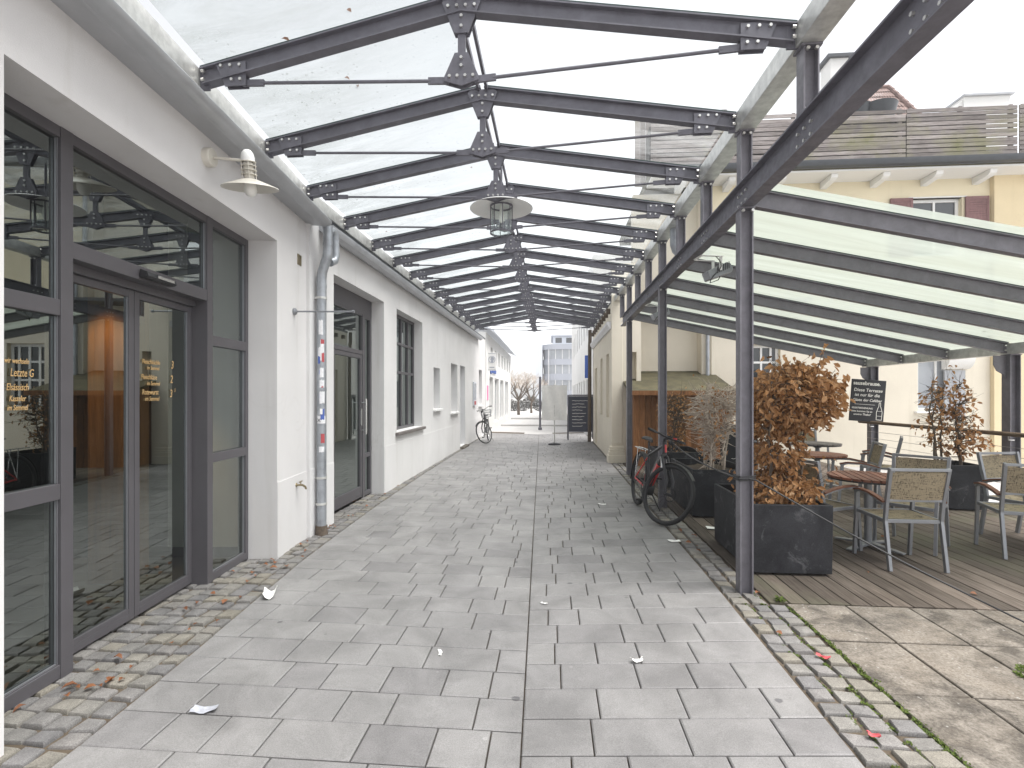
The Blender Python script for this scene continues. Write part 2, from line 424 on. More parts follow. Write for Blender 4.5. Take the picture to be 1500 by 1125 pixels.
BLACKP = mk('black_plastic', (.022, .022, .024), .45, 0, .15, 20)
RUBBER = mk('rubber', (.028, .028, .03), .8, 0, .15, 30, .2, 200)
REDP = mk('red_paint', (.55, .03, .03), .3, 0, .08, 10)
BIKEBLK = mk('bike_black_paint', (.02, .02, .024), .3, 0, .1, 10)
CHROME = mk('chrome', (.62, .62, .62), .25, .9, .05, 12)
def mk_planter():
    m = bpy.data.materials.new('fibre_planter'); t = nt(m); vec = objco(t)
    c = lerp_col(t, ramp(t, noise(t, 3.2, 8, .68, vec, .5), .35, .75), (.014, .0145, .018), (.045, .046, .053))
    c = lerp_col(t, ramp(t, noise(t, 5.5, 10, .72, vec, .7), .56, .80), c, (.20, .20, .205))
    c = lerp_col(t, 1.0, c, ramp(t, noise(t, 90, 4, .7, vec), .3, .7, (.65, .65, .65, 1), (1.15, 1.15, 1.15, 1)), 'MULTIPLY')
    finish(t, c, .7, 0, noise(t, 60, 5, .7, vec), .35, .004, .35); return m
ANTHR = mk_planter()
SOIL = mk('soil', (.07, .05, .035), .95, 0, .4, 18, .8, 60)
BARK = mk('bark', (.11, .085, .065), .9, 0, .3, 30, .6, 90)
TWIG = mk('grey_twigs', (.46, .39, .33), .85, 0, .3, 20)
BOARD = mk('chalkboard', (.009, .009, .013), .6, 0, .2, 5, .1, 60)
CHALK = mk('chalk', (.75, .73, .68), .95, 0, .15, 60)
CHALKO = mk('orange_marker', (.52, .34, .15), .8, 0, .15, 60)
WHITEPL = mk('white_plastic', (.78, .78, .77), .4, 0, .04, 5)
PAPER = mk('paper', (.82, .81, .79), .85, 0, .06, 14)
GREYPAPER = mk('grey_paper', (.35, .36, .40), .8, 0, .3, 30)
BLUE = mk('blue_sign', (.05, .12, .42), .5, 0, .08, 5)
PINK = mk('pink_paper', (.75, .25, .45), .7, 0, .05, 5)
REDST = mk('red_sticker', (.42, .07, .08), .5, 0, .1, 30)
BLUEST = mk('blue_sticker', (.07, .12, .38), .5, 0, .1, 30)
WHITEST = mk('white_sticker', (.72, .72, .74), .5, 0, .12, 40)
GUTDARK = mk('dark_gutter', (.055, .06, .068), .4, .2, .1, 6)
TILE = mk('old_roof_tile', (.20, .135, .12), .85, 0, .35, 6, .4, 30)
def mk_conc():
    m = bpy.data.materials.new('concrete_paving_stone'); t = nt(m); vec = objco(t)
    a = N(t, 'ShaderNodeAttribute', attribute_name='tint')
    c = lerp_col(t, a.outputs['Fac'], (.12, .105, .088), (.25, .22, .185))
    c = lerp_col(t, ramp(t, noise(t, 1.5, 10, .72, vec, 1.0), .40, .62), (.085, .077, .068), c)
    c = lerp_col(t, ramp(t, noise(t, 5, 8, .7, vec, .8), .42, .70), c, (.285, .258, .225))
    c = lerp_col(t, 1.0, c, ramp(t, noise(t, 60, 6, .75, vec), .32, .68, (.5, .48, .46, 1), (1.2, 1.2, 1.2, 1)), 'MULTIPLY')
    vo = N(t, 'ShaderNodeTexVoronoi'); vo.inputs['Scale'].default_value = 14
    wv = N(t, 'ShaderNodeVectorMath', operation='ADD'); nz = N(t, 'ShaderNodeTexNoise'); nz.inputs['Scale'].default_value = 40; t.links.new(vec, nz.inputs['Vector'])
    ms = N(t, 'ShaderNodeVectorMath', operation='SCALE'); ms.inputs['Scale'].default_value = .03; t.links.new(nz.outputs['Color'], ms.inputs[0]); t.links.new(vec, wv.inputs[0]); t.links.new(ms.outputs[0], wv.inputs[1]); t.links.new(wv.outputs[0], vo.inputs['Vector'])
    c = lerp_col(t, ramp(t, vo.outputs['Distance'], .06, .12, (.7, .7, .7, 1), (0, 0, 0, 1)), c, (.36, .35, .33))
    finish(t, c, .92, 0, noise(t, 110, 6, .75, vec), .6, .005, .2); return m
CONC = mk_conc()
SLAB = mk_tinted('paving_stone', [(.235, .227, .228), (.278, .270, .269), (.295, .287, .284), (.318, .309, .304)], .58, .40, .34, .35, True, .5, 2.2)
COBBLE = mk_tinted('granite_setts', [(.22, .213, .215), (.26, .25, .24), (.29, .275, .25), (.30, .275, .23), (.265, .255, .25), (.28, .265, .255)], .7, .42, .5, .7, False, .35, 7)
BED = mk('joint_sand', (.085, .065, .045), .98, 0, .35, 25, .5, 120)
GROUNDM = mk('plain_ground', (.42, .41, .40), .95, 0, .12, 1.5, .2, 60)
STREETM = mk('street_stone', (.48, .47, .46), .9, 0, .08, 1.2, .2, 60)
DECKW = mk_wood('weathered_deck', (.075, .058, .046), (.215, .18, .155), (16, .8, 16), .8, .45, (.10, .098, .065))
SLATW = mk_wood('grey_slats', (.18, .155, .15), (.42, .385, .38), (1.2, 14, 14), .85, .35, (.19, .185, .10))
SHEDW = mk_wood('brown_boards', (.15, .065, .028), (.36, .17, .075), (16, 16, 1.2), .7, .3)
MOSSR = mk('mossy_roofing', (.072, .064, .034), .95, 0, .4, 5, .7, 45)
TABLEW = mk_wood('red_brown_slats', (.22, .085, .055), (.38, .16, .105), (1.5, 18, 18), .5, .15)
ARMW = mk_wood('armrest_wood', (.16, .07, .045), (.28, .13, .085), (18, 2, 18), .5, .1)
RAILW = mk_wood('round_rail_wood', (.17, .12, .085), (.34, .25, .18), (18, 1.5, 18), .65, .2)
WEAVE = mk_weave('seat_weave', (.06, .047, .03), (.30, .245, .16))
SHUT = mk_wood('shutter_paint', (.22, .12, .12), (.30, .17, .17), (12, 12, 2), .6, .1)
GASKET = mk('dark_green_gasket', (.012, .03, .028), .4, 0, .1, 10)
SHOPGLASS = mk_glass('shop_glass', (.46, .52, .50), .25, 0.0, .9)
CLEARGLASS = mk_glass('clear_glass', (.93, .96, .95), .06)
DARKPANE = mk('dark_window_pane', (.03, .035, .04), .08, 0, .2, 2, spec=.8)
PALEPANE = mk('pale_window_pane', (.33, .35, .38), .12, 0, .15, .5, spec=.8)
ROOFGLASS = mk_roofglass('canopy_glass', (.96, .98, .98), (.80, .83, .83), .03, .28, (1.1, 5.0, 1), .25)
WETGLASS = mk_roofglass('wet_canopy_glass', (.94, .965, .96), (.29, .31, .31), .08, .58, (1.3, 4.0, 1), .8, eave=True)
TERRGLASS = mk_roofglass('obscured_glass', (.70, .775, .72), (.395, .43, .385), .70, .28, (.5, 4.5, 1), .0)
LEAFB = mk_leaf('dry_leaves', [(.12, .058, .022), (.30, .145, .052), (.46, .235, .09), (.56, .32, .15), (.37, .18, .065), (.62, .42, .24)])
LEAFF = mk_leaf('fallen_leaves', [(.20, .075, .03), (.28, .11, .045), (.34, .17, .075)])
MOSSG = mk_leaf('moss_green', [(.05, .085, .015), (.10, .145, .025), (.15, .20, .04)], .9)
FLOORIN = mk('shop_floor', (.09, .075, .06), .35, 0, .2, 2)
INWALL = mk('shop_wall', (.30, .26, .22), .85, 0, .1, 1.5)
INPALE = mk('shop_pale_wall', (.55, .52, .47), .85, 0, .05, 1.5)
INDARK = mk('shop_dark', (.035, .03, .028), .6, 0, .2, 3)
INWOOD = mk('shop_wood', (.22, .10, .035), .5, 0, .3, 3, stretch=(8, 8, .6))
CABLE = mk('black_cable', (.02, .02, .022), .5, 0, .1, 20)
WIRE = mk('steel_wire', (.45, .45, .44), .35, .8, .05, 30)
BRASS = mk('old_brass', (.30, .25, .16), .4, .8, .15, 20)
OFFICE = mk('office_grey', (.36, .38, .43), .7, 0, .06, .4)
OFFPALE = mk('office_pale', (.62, .65, .70), .7, 0, .04, .3)
FARWHITE = mk('far_white_wall', (.76, .755, .74), .9, 0, .04, .5)
BULB = mk('frosted_bulb', (.85, .84, .80), .3, 0, .02, 5)
# ================================================================== GROUND AND PAVING
def pw(tab, v):
    if v <= tab[0][0]: return tab[0][1]
    for (a, x), (b, y) in zip(tab, tab[1:]):
        if v <= b: return x + (y - x) * (v - a) / (b - a)
    return tab[-1][1]
LTAB = [(0, -2.0), (2.1, -2.086), (2.9, -2.15), (4.63, -2.33), (5.3, -2.37), (7, -2.45), (10, -2.52), (20, -2.58)]
RTAB = [(0, 1.29), (2.2, 1.308), (4.5, 1.34), (12, 1.36), (22, 1.36)]
uL = lambda v: pw(LTAB, v)
uR = lambda v: pw(RTAB, v)
uC = lambda v: -.13 - .02 * (v - 2)
DROP = .05
def zpave(u, v):
    c = uC(v)
    return -DROP * (1 - (u - c) / (uR(v) - c)) if u >= c else -DROP * (1 - (c - u) / (c - uL(v)))
rp = random.Random(11)
mb = MB()
def slab(mb, pts, tint, ch=.006, dep=.026, tilt=.0012):
    """pts: 4 ground corners ccw (u, v); chamfered stone top following the fall of the paving"""
    c = Vector((sum(p[0] for p in pts) / 4, sum(p[1] for p in pts) / 4))
    dz = rp.uniform(-tilt, tilt); tx = rp.uniform(-tilt, tilt); mb.tint = tint
    ring = []
    for k, ins, down in ((0, ch, 0), (1, 0, ch * .8), (2, -.001, dep)):
        row = []
        for p in pts:
            d = c - Vector(p); L = d.length
            q = Vector(p) + d * (ins * 1.4 / L)
            row.append(mb.add((q.x, q.y, zpave(p[0], p[1]) + dz + tx * (p[0] - c.x) * 3 - down)))
        ring.append(row)
    mb.face(ring[0])
    for a, b in zip(ring, ring[1:]):
        for i in range(4):
            j = (i + 1) % 4
            mb.face([b[i], b[j], a[j], a[i]])
PITCH = .2585; GAP = .0072; SKEW = .028
for side in (-1, 1):
    v = .62 + (.10 if side > 0 else 0)
    while v < 21.0:
        vm = v + PITCH / 2; c = uC(vm); e = uR(vm) if side > 0 else uL(vm)
        u = c; first = True; last = None
        while abs(u - c) < abs(e - c) - .02:
            L = rp.choice([.43, .43, .22, .255, .33, .245, .30])
            if first: L *= rp.uniform(.55, 1.0); first = False
            n = u + side * L
            if abs(e - n) < .17 or abs(n - c) > abs(e - c): n = e
            a, b = (u, n) if u < n else (n, u)
            a += GAP / 2; b -= GAP / 2
            f = lambda uu, vv: (uu + (uC(vv) - c if abs(uu - c) < .02 else 0) + (((uR(vv) if side > 0 else uL(vv)) - e) if abs(uu - e) < .02 else 0), vv + SKEW * (uu - c))
            pts = [f(a, v + GAP / 2), f(b, v + GAP / 2), f(b, v + PITCH - GAP / 2), f(a, v + PITCH - GAP / 2)]
            t = min(1, max(0, rp.gauss(.58, .16)))
            if rp.random() < .035: t = rp.uniform(0, .15)
            slab(mb, pts, t)
            u = n
        v += PITCH
mb.m = 1
for k in range(11):
    a, b = k * 2.0, k * 2.0 + 2.0
    for s in (-1, 1):
        e = uR if s > 0 else uL
        o = .020
        mb.quad((uC(a), a, -DROP - o), (e(a), a, -o), (e(b), b, -o), (uC(b), b, -DROP - o))
tag(mb.build('paving', [SLAB, BED], tint=True), kind='structure')

def sett(mb, cu, cv, w, l, z, tint):
    mb.tint = tint
    jit = [(rp.uniform(-.009, .009), rp.uniform(-.009, .009)) for _ in range(4)]
    cs = [(-w / 2, -l / 2), (w / 2, -l / 2), (w / 2, l / 2), (-w / 2, l / 2)]
    tl = (rp.uniform(-.05, .05), rp.uniform(-.05, .05))
    rings = []
    for fr, dn in ((.66, 0.0), (.87, .0025), (.97, .011), (1.0, .034)):
        row = []
        for (x, y), (jx, jy) in zip(cs, jit):
            X = x * fr + jx * fr; Y = y * fr + jy * fr
            row.append(mb.add((cu + X, cv + Y, z - dn + tl[0] * X + tl[1] * Y + rp.uniform(-.001, .001))))
        rings.append(row)
    mb.face(rings[0])
    for a, b in zip(rings, rings[1:]):
        for i in range(4):
            j = (i + 1) % 4
            mb.face([b[i], b[j], a[j], a[i]])
def setts(name, lo, hi, v0, v1, z):
    mb = MB(); v = v0; row = 0
    while v < v1:
        l = rp.uniform(.10, .142); vm = v + l / 2
        a, b = lo(vm), hi(vm); n = max(1, round((b - a) / .120)); w = (b - a) / n
        off = rp.uniform(-.012, .012)
        for k in range(n):
            lk = l * rp.uniform(.90, 1.02)
            sett(mb, a + (k + .5) * w + off * (0 if k in (0, n - 1) else 1), vm + rp.uniform(-.008, .008) + .03 * k * 0, w * rp.uniform(.83, .92), lk * .90, z + rp.uniform(-.006, .004), rp.random())
        v += l
    mb.m = 1; v = v0
    while v < v1:
        w = min(v + 1.0, v1)
        mb.quad((lo(v) - .01, v, z - .022), (hi(v) + .01, v, z - .022), (hi(w) + .01, w, z - .022), (lo(w) - .01, w, z - .022)); v = w
    return tag(mb.build(name, [COBBLE, BED], smooth=38, tint=True), kind='structure')
setts('cobble_strip', lambda v: -3.0 if v < 4.75 else (-2.85 if 6.0 < v < 7.9 else -2.66), lambda v: uL(v) - .012, .9, 20.4, .004)
setts('cobble_edging', lambda v: uR(v) + .012, lambda v: 1.725 if v < 3.95 else (1.615 if v < 12 else 1.40), .9, 17.4, .004)

# concrete slabs in front of the deck
mb = MB()
vs = [.4, 1.02, 1.63, 2.21, 2.80, 3.385, 3.955]
us = [1.735, 2.16, 2.60, 3.04, 3.48, 3.92, 4.36, 4.8, 5.24, 5.68, 6.12, 6.56]
for a, b in zip(us, us[1:]):
    for c, d in zip(vs, vs[1:]):
        mb.tint = rp.random() if a > 2 else rp.uniform(.5, 1)
        g = .007; z = rp.uniform(-.003, .002)
        cx = [a + g, b - g]; cy = [c + g, d - g]
        t0 = [mb.add((x, y, z)) for x, y in ((cx[0] + .004, cy[0] + .004), (cx[1] - .004, cy[0] + .004), (cx[1] - .004, cy[1] - .004), (cx[0] + .004, cy[1] - .004))]
        t1 = [mb.add((x, y, z - .005)) for x, y in ((cx[0], cy[0]), (cx[1], cy[0]), (cx[1], cy[1]), (cx[0], cy[1]))]
        t2 = [mb.add((x, y, z - .04)) for x, y in ((cx[0], cy[0]), (cx[1], cy[0]), (cx[1], cy[1]), (cx[0], cy[1]))]
        mb.face(t0)
        for p, q in ((t0, t1), (t1, t2)):
            for i in range(4): mb.face([q[i], q[(i + 1) % 4], p[(i + 1) % 4], p[i]])
mb.m = 1; mb.quad((1.72, .4, -.022), (6.6, .4, -.022), (6.6, 3.96, -.022), (1.72, 3.96, -.022))
tag(mb.build('concrete_paving', [CONC, BED], tint=True), kind='structure')

# timber deck
mb = MB(); u = 1.632; k = 0
while u < 6.25:
    w = .138; mb.tint = rp.random()
    breaks = [3.965, 3.965 + rp.uniform(2.2, 4.6), 9.2 + rp.uniform(-.6, .6), 12.55]
    for a, b in zip(breaks, breaks[1:]):
        mb.tint = min(1, max(0, mb.tint + rp.uniform(-.2, .2)))
        z = rp.uniform(-.003, .001)
        mb.sweep([(-w / 2, -.028), (w / 2, -.028), (w / 2, -.004), (w / 2 - .004, 0), (-w / 2 + .004, 0), (-w / 2, -.004)],
                 (u + w / 2, a + .002, z), (u + w / 2, b - .002, z), (1, 0, 0), (0, 0, 1))
    u += w + .008; k += 1
mb.m = 1; mb.quad((1.62, 3.965, -.034), (6.3, 3.965, -.034), (6.3, 12.6, -.034), (1.62, 12.6, -.034))
tag(mb.build('timber_deck', [DECKW, INDARK], tint=True), kind='structure')

mb = MB(); mb.quad((-160, -40, -.13), (160, -40, -.13), (160, 300, -.13), (-160, 300, -.13))
tag(mb.build('ground', GROUNDM), kind='structure')
mb = MB(); mb.box(-11, 12, 21.0, 62, -.12, -.055); mb.box(-11, 12, 26.5, 26.7, -.055, .03); mb.box(-11, 12, 34, 34.2, -.055, .06)
tag(mb.build('street', STREETM), kind='structure')

# ================================================================== SHOP BUILDING (left, with the sliding door)
d1 = Vector((-.0939, .9956, 0)); n1 = Vector((-.9956, -.0939, 0)); UP = Vector((0, 0, 1))
M1 = axes((-2.35, 2.03, 0), d1, n1, UP)
shop = thing('shop_building', 'white rendered shop with dark framed glass front and automatic sliding door', 'building', (-2.35, 2.03, 0))
mb = MB(M1)
mb.wall(-3.4, 3.42, -.1, 3.465, .30, [(0, 2.662, -.1, 3.02)])
mb.box(2.664, 3.415, -.006, .01, -.05, .72)
mb.build('wall', WHITE, shop)
mb = MB(M1); mb.box(-3.4, 3.42, 0.02, 5.4, 3.475, 3.55); mb.build('roof', GUTDARK, shop)
mb = MB(M1)
y0, y1 = .27, .345
F = .062
mb.box(-.02, .05, y0, y1, 0, 3.02); mb.box(.598, .678, y0 - .004, y1, 0, 3.02); mb.box(1.984, 2.062, y0 - .004, .43, 0, 3.02); mb.box(2.612, 2.662, y0, y1, 0, 3.02)
mb.box(.05, .598, y0, y1, 2.958, 3.02); mb.box(.678, 1.984, y0, y1, 2.958, 3.02); mb.box(2.062, 2.612, y0, y1, 2.958, 3.02)
for a, b in ((1.985, 2.073), (.981, 1.066), (.005, .078)): mb.box(.05, .598, y0, y1, a, b)
for a, b in ((1.965, 2.05), (.987, 1.064), (.005, .07)): mb.box(2.062, 2.612, y0, y1, a, b)
mb.box(.678, 1.984, y0, .36, 2.32, 2.412); mb.box(.678, 1.984, .362, .44, 2.27, 2.43)
mb.m = 1
for x in (.590, 2.604): # bright glazing beads
    for za, zb in (((2.073, 2.958), (1.066, 1.985), (.078, .981)) if x < 1 else ((2.05, 2.958), (1.064, 1.965), (.07, .987))):
        mb.box(x, x + .008, y0 + .012, y0 + .03, za, zb)
mb.box(1.974, 1.984, y0 + .012, y0 + .03, 2.412, 2.958)
mb.box(.05, .59, y0 + .012, y0 + .028, .078, .086); mb.box(2.062, 2.60, y0 + .012, y0 + .028, .07, .078)
fr = mb.build('shopfront_frame', [FRAMEP, ALU], shop, bevel=.0025)
panes = [(.05, .59, .086, .981), (.05, .59, 1.066, 1.985), (.05, .59, 2.073, 2.958), (2.062, 2.604, .078, .987), (2.062, 2.604, 1.064, 1.965), (2.062, 2.604, 2.05, 2.958), (.678, 1.974, 2.412, 2.958)]
pobs = []
for xa, xb, za, zb in panes:
    mb = MB(M1); mb.quad((xa, .30, za), (xb, .30, za), (xb, .30, zb), (xa, .30, zb)); pobs.append(mb.build('pane', SHOPGLASS, fr, recalc=False))
leaves = []
for xa, xb in ((.680, 1.328), (1.334, 1.982)):
    mb = MB(M1); mb.grid_frame(xa, xb, .02, 2.268, .392, .43, .048)
    mb.box(xa + .048, xb - .048, .393, .429, .068, .10)
    mb.m = 1; mb.box(xb - .056, xb - .048, .398, .41, .10, 2.22)
    lf = mb.build('sliding_door', [FRAMEP, ALU], shop, bevel=.002)
    mb = MB(M1); mb.quad((xa + .048, .41, .10), (xb - .056, .41, .10), (xb - .056, .41, 2.22), (xa + .048, .41, 2.22)); mb.build('pane', SHOPGLASS, lf, recalc=False)
    leaves.append(lf)
mb = MB(M1)
mb.prism([(.27, 2.335), (.262, 2.392), (.215, 2.375), (.205, 2.345), (.225, 2.332)], (1.20, 0, 0), (0, 1, 0), (0, 0, 1), (1, 0, 0), .30)
mb.m = 1; mb.box(1.29, 1.47, .2035, .209, 2.345, 2.37)
mb.build('door_sensor', [BLACKP, CHROME], shop, bevel=.003)
def letter_plane(x, y, z): return M1 @ axes((x, y, z), (1, 0, 0), (0, 0, 1), (0, -1, 0))
for txt, x, z, sz in (('Fleischküchle', 1.42, 1.775, .048), ('im Semmel', 1.47, 1.735, .040), ('3', 1.735, 1.755, .085), ('Fleischkäse', 1.41, 1.665, .050), ('im Semmel', 1.47, 1.622, .042), ('2', 1.725, 1.645, .085), ('Rotewurst', 1.42, 1.555, .054), ('im Semmel', 1.45, 1.51, .046), ('3', 1.72, 1.535, .085), ('5', 1.775, 1.575, .04)):
    text_mesh('lettering', txt, sz, letter_plane(x, .402, z), CHALKO, leaves[1], shear=.15, sx=.74)
for txt, x, z, sz in (('wir wechseln', .305, 1.71, .040), ('Letzte G', .335, 1.645, .058), ('Elsässisch', .315, 1.575, .050), ('Kasseler', .33, 1.52, .042), ('im Semmel', .32, 1.475, .040)):
    text_mesh('lettering', txt, sz, letter_plane(x, .292, z), CHALKO, fr, shear=.2, sx=.62)
# gutter of the shop
mb = MB(M1)
prof = [(0, 3.425), (-.12, 3.418), (-.15, 3.412), (-.158, 3.402), (-.20, 3.402), (-.236, 3.415), (-.258, 3.44), (-.262, 3.465), (-.252, 3.478), (-.235, 3.47), (-.02, 3.47)]
mb.sweep(prof, (-3.3, 0, 0), (3.44, 0, 0), (0, 1, 0), (0, 0, 1))
mb.bar((-3.2, -.17, 3.404), (3.42, -.17, 3.404), .012, .006, (0, 0, 1))
mb.build('gutter', GUTP, shop, smooth=35)
# room behind the glass
mb = MB(M1); mb.quad((-3.3, .44, .004), (3.3, .44, .004), (3.3, 5.2, .004), (-3.3, 5.2, .004)); mb.build('floor', FLOORIN, shop, recalc=False)
mb = MB(M1); mb.quad((-3.3, 5.2, 0), (3.3, 5.2, 0), (3.3, 5.2, 3.3), (-3.3, 5.2, 3.3)); mb.quad((-3.3, .31, 0), (-3.3, 5.2, 0), (-3.3, 5.2, 3.3), (-3.3, .31, 3.3)); mb.quad((-3.3, .3, 3.2), (3.3, .3, 3.2), (3.3, 5.2, 3.2), (-3.3, 5.2, 3.2))
mb.build('back_wall', INDARK, shop, recalc=False)
mb = MB(M1); mb.box(2.70, 2.80, .31, 1.05, .005, 3.19); mb.m = 1; mb.box(2.69, 2.699, .31, 1.05, .005, .10); mb.box(2.705, 2.80, 1.052, 4.5, .005, 3.19); mb.build('partition_wall', [INPALE, INDARK], shop)
mb = MB(M1); mb.box(2.0, 2.3, .95, 1.25, .005, 2.55); mb.build('wooden_pillar', INWOOD, shop, bevel=.01)
mb = MB(M1); mb.box(1.0, 2.0, 2.6, 3.2, .005, 1.05); mb.box(.95, 2.05, 2.55, 3.25, 1.052, 1.09); mb.build('counter', INDARK, shop, bevel=.01)
lam = bpy.data.lights.new('shop_lamp', 'SPOT'); lam.energy = 28; lam.color = (1, .62, .26); lam.spot_size = R(50); lam.spot_blend = .8; lam.shadow_soft_size = .04
lo = bpy.data.objects.new('shop_lamp', lam); COL.objects.link(lo)
p = M1 @ Vector((1.62, 1.10, 2.55)); q = M1 @ Vector((2.0, 1.08, 1.72)); lo.location = p; lo.rotation_euler = (q - p).to_track_quat('-Z', 'Y').to_euler()

# ================================================================== LONG WHITE BUILDING
M2 = axes((-2.63, 0, 0), (0, 1, 0), (-1, 0, 0), (0, 0, 1))
RISE = .012
eave = lambda v: 3.45 + RISE * (v - 5)
lb = thing('long_building', 'long low white building with glass door, tall window and small windows', 'building', (-2.63, 5.42, 0))
holes = [(6.02, 7.89, -.1, 3.02), (8.55, 10.3, .92, 3.03), (11.29, 11.95, 1.24, 2.18), (13.28, 14.2, 1.10, 2.40), (14.66, 15.5, .06, 2.42), (18.45, 19.3, 1.18, 2.49)]
mb = MB(M2); mb.wall(5.40, 20.3, -.1, 3.6, .28, holes, ztop=lambda v: eave(v) + .12)
for a, b in ((5.405, 6.015), (7.895, 11.5), (11.5, 14.65), (15.51, 20.29)): mb.box(a, b, -.006, .01, -.05, .74)
mb.build('wall', WHITE2, lb)
mb = MB(M2); mb.bar((5.3, 2.6, eave(5.3) + .16), (20.3, 2.6, eave(20.3) + .16), 5.2, .06); mb.build('roof', GUTDARK, lb)
mb = MB(M2); mb.box(14.6, 15.56, -.12, .26, -.05, .055); mb.build('doorstep', CONC, lb, bevel=.006)
mb = MB(M2)
mb.sweep([(.0, -.03), (-.05, -.075), (-.10, -.085), (-.15, -.06), (-.17, -.01), (-.165, .02), (0, .02)], (5.62, 0, eave(5.6)), (18.3, 0, eave(18.3)), (0, 1, 0), (0, 0, 1))
mb.build('gutter', GUTP, lb, smooth=35)
# glass entrance
mb = MB(M2); y0, y1 = .20, .26
mb.box(6.02, 7.89, y0, y1, 2.77, 3.02); mb.box(6.02, 6.08, y0, y1, 0, 2.77); mb.box(7.83, 7.89, y0, y1, 0, 2.77); mb.box(7.50, 7.60, y0 - .004, y1, 0, 2.77); mb.box(6.40, 6.46, y0, y1, 0, 2.77)
for a, b in ((6.08, 6.40), (6.46, 7.50)): mb.box(a, b, y0, y1, 2.16, 2.22); mb.box(a, b, y0, y1, 2.74, 2.77)
mb.box(7.60, 7.83, y0, y1, .60, .66); mb.box(7.60, 7.83, y0, y1, .02, .08); mb.box(7.60, 7.83, y0, y1, 2.72, 2.77); mb.box(6.08, 6.40, y0, y1, .02, .1)
fr = mb.build('door_frame', FRAMEP, lb, bevel=.003)
for q in ((6.46, 7.5, 2.22, 2.74), (7.60, 7.83, .66, 2.72), (7.60, 7.83, .08, .60), (6.08, 6.4, .1, 2.16), (6.08, 6.4, 2.22, 2.74)):
    mb = MB(M2); mb.quad((q[0], .23, q[2]), (q[1], .23, q[2]), (q[1], .23, q[3]), (q[0], .23, q[3])); mb.build('pane', SHOPGLASS, fr, recalc=False)
mb = MB(M2); mb.grid_frame(6.465, 7.495, .03, 2.155, .205, .255, .06); mb.box(6.525, 7.435, .206, .254, .09, .19)
dr = mb.build('door', FRAMEP, lb, bevel=.003)
mb = MB(M2); mb.quad((6.525, .23, .19), (7.435, .23, .19), (7.435, .23, 2.095), (6.525, .23, 2.095)); mb.build('pane', SHOPGLASS, dr, recalc=False)
mb = MB(M2); mb.tube([(7.46, .13, .97), (7.46, .13, 1.5)], .016, 10)
for z in (1.03, 1.44): mb.tube([(7.46, .13, z), (7.46, .205, z)], .010, 8)
mb.box(7.445, 7.478, .196, .205, 1.1, 1.35)
mb.build('handle', CHROME, dr, smooth=40)
# tall window
mb = MB(M2); mb.grid_frame(8.55, 10.3, .92, 3.03, .17, .23, .055, mull=(8.98, 9.42, 9.86), trans=[(1.97, 8.6, 10.25), (2.5, 8.6, 10.25)], mw=.045)
fr = mb.build('window_frame', FRAMEP, lb, bevel=.003)
mb = MB(M2); mb.quad((8.6, .2, .97), (10.25, .2, .97), (10.25, .2, 2.98), (8.6, .2, 2.98)); mb.build('pane', SHOPGLASS, fr, recalc=False)
mb = MB(M2); mb.bar((8.48, .05, .888), (10.37, .05, .888), .22, .05); mb.build('sill', SLATW, fr, bevel=.005)
for xa, xb, za, zb in ((11.29, 11.95, 1.24, 2.18), (13.28, 14.2, 1.10, 2.40), (18.45, 19.3, 1.18, 2.49)):
    mb = MB(M2); mb.grid_frame(xa, xb, za, zb, .19, .25, .06); w = mb.build('small_window', WHITEPL, lb, bevel=.004)
    mb = MB(M2); mb.quad((xa + .06, .22, za + .06), (xb - .06, .22, za + .06), (xb - .06, .22, zb - .06), (xa + .06, .22, zb - .06)); mb.build('pane', PALEPANE, w, recalc=False)
    mb = MB(M2); mb.box(xa - .06, xb + .06, -.07, .185, za - .05, za - .002); mb.build('sill', WHITEPL, w, bevel=.005)
mb = MB(M2); mb.grid_frame(14.66, 15.5, .06, 2.42, .2, .26, .05); mb.box(14.71, 15.45, .21, .25, .11, 2.37); mb.m = 1; mb.tube([(15.38, .17, 1.05), (15.28, .17, 1.05)], .01); mb.build('side_door', [OFFPALE, CHROME], lb, bevel=.003)
mb = MB(M2)
mb.quad((5.45, .28, .0), (10.9, .28, 0), (10.9, 3.4, 0), (5.45, 3.4, 0)); mb.build('floor', FLOORIN, lb, recalc=False)
mb = MB(M2); mb.quad((5.45, 3.4, 0), (10.9, 3.4, 0), (10.9, 3.4, 3.3), (5.45, 3.4, 3.3)); mb.quad((10.9, .28, 0), (10.9, 3.4, 0), (10.9, 3.4, 3.3), (10.9, .28, 3.3)); mb.quad((5.45, .28, 0), (5.45, 3.4, 0), (5.45, 3.4, 3.3), (5.45, .28, 3.3)); mb.quad((5.45, .28, 3.3), (10.9, .28, 3.3), (10.9, 3.4, 3.3), (5.45, 3.4, 3.3))
mb.build('inner_wall', INPALE, lb, recalc=False)
mb = MB(M2); mb.box(7.9, 8.1, .29, 1.6, .0, 3.2); mb.build('partition_wall', INPALE, lb)
mb = MB(M2); mb.box(6.5, 7.2, 2.2, 2.9, .005, 1.1); mb.box(7.3, 7.8, 2.6, 3.2, .005, 1.9); mb.build('cabinet', INWOOD, lb, bevel=.01)

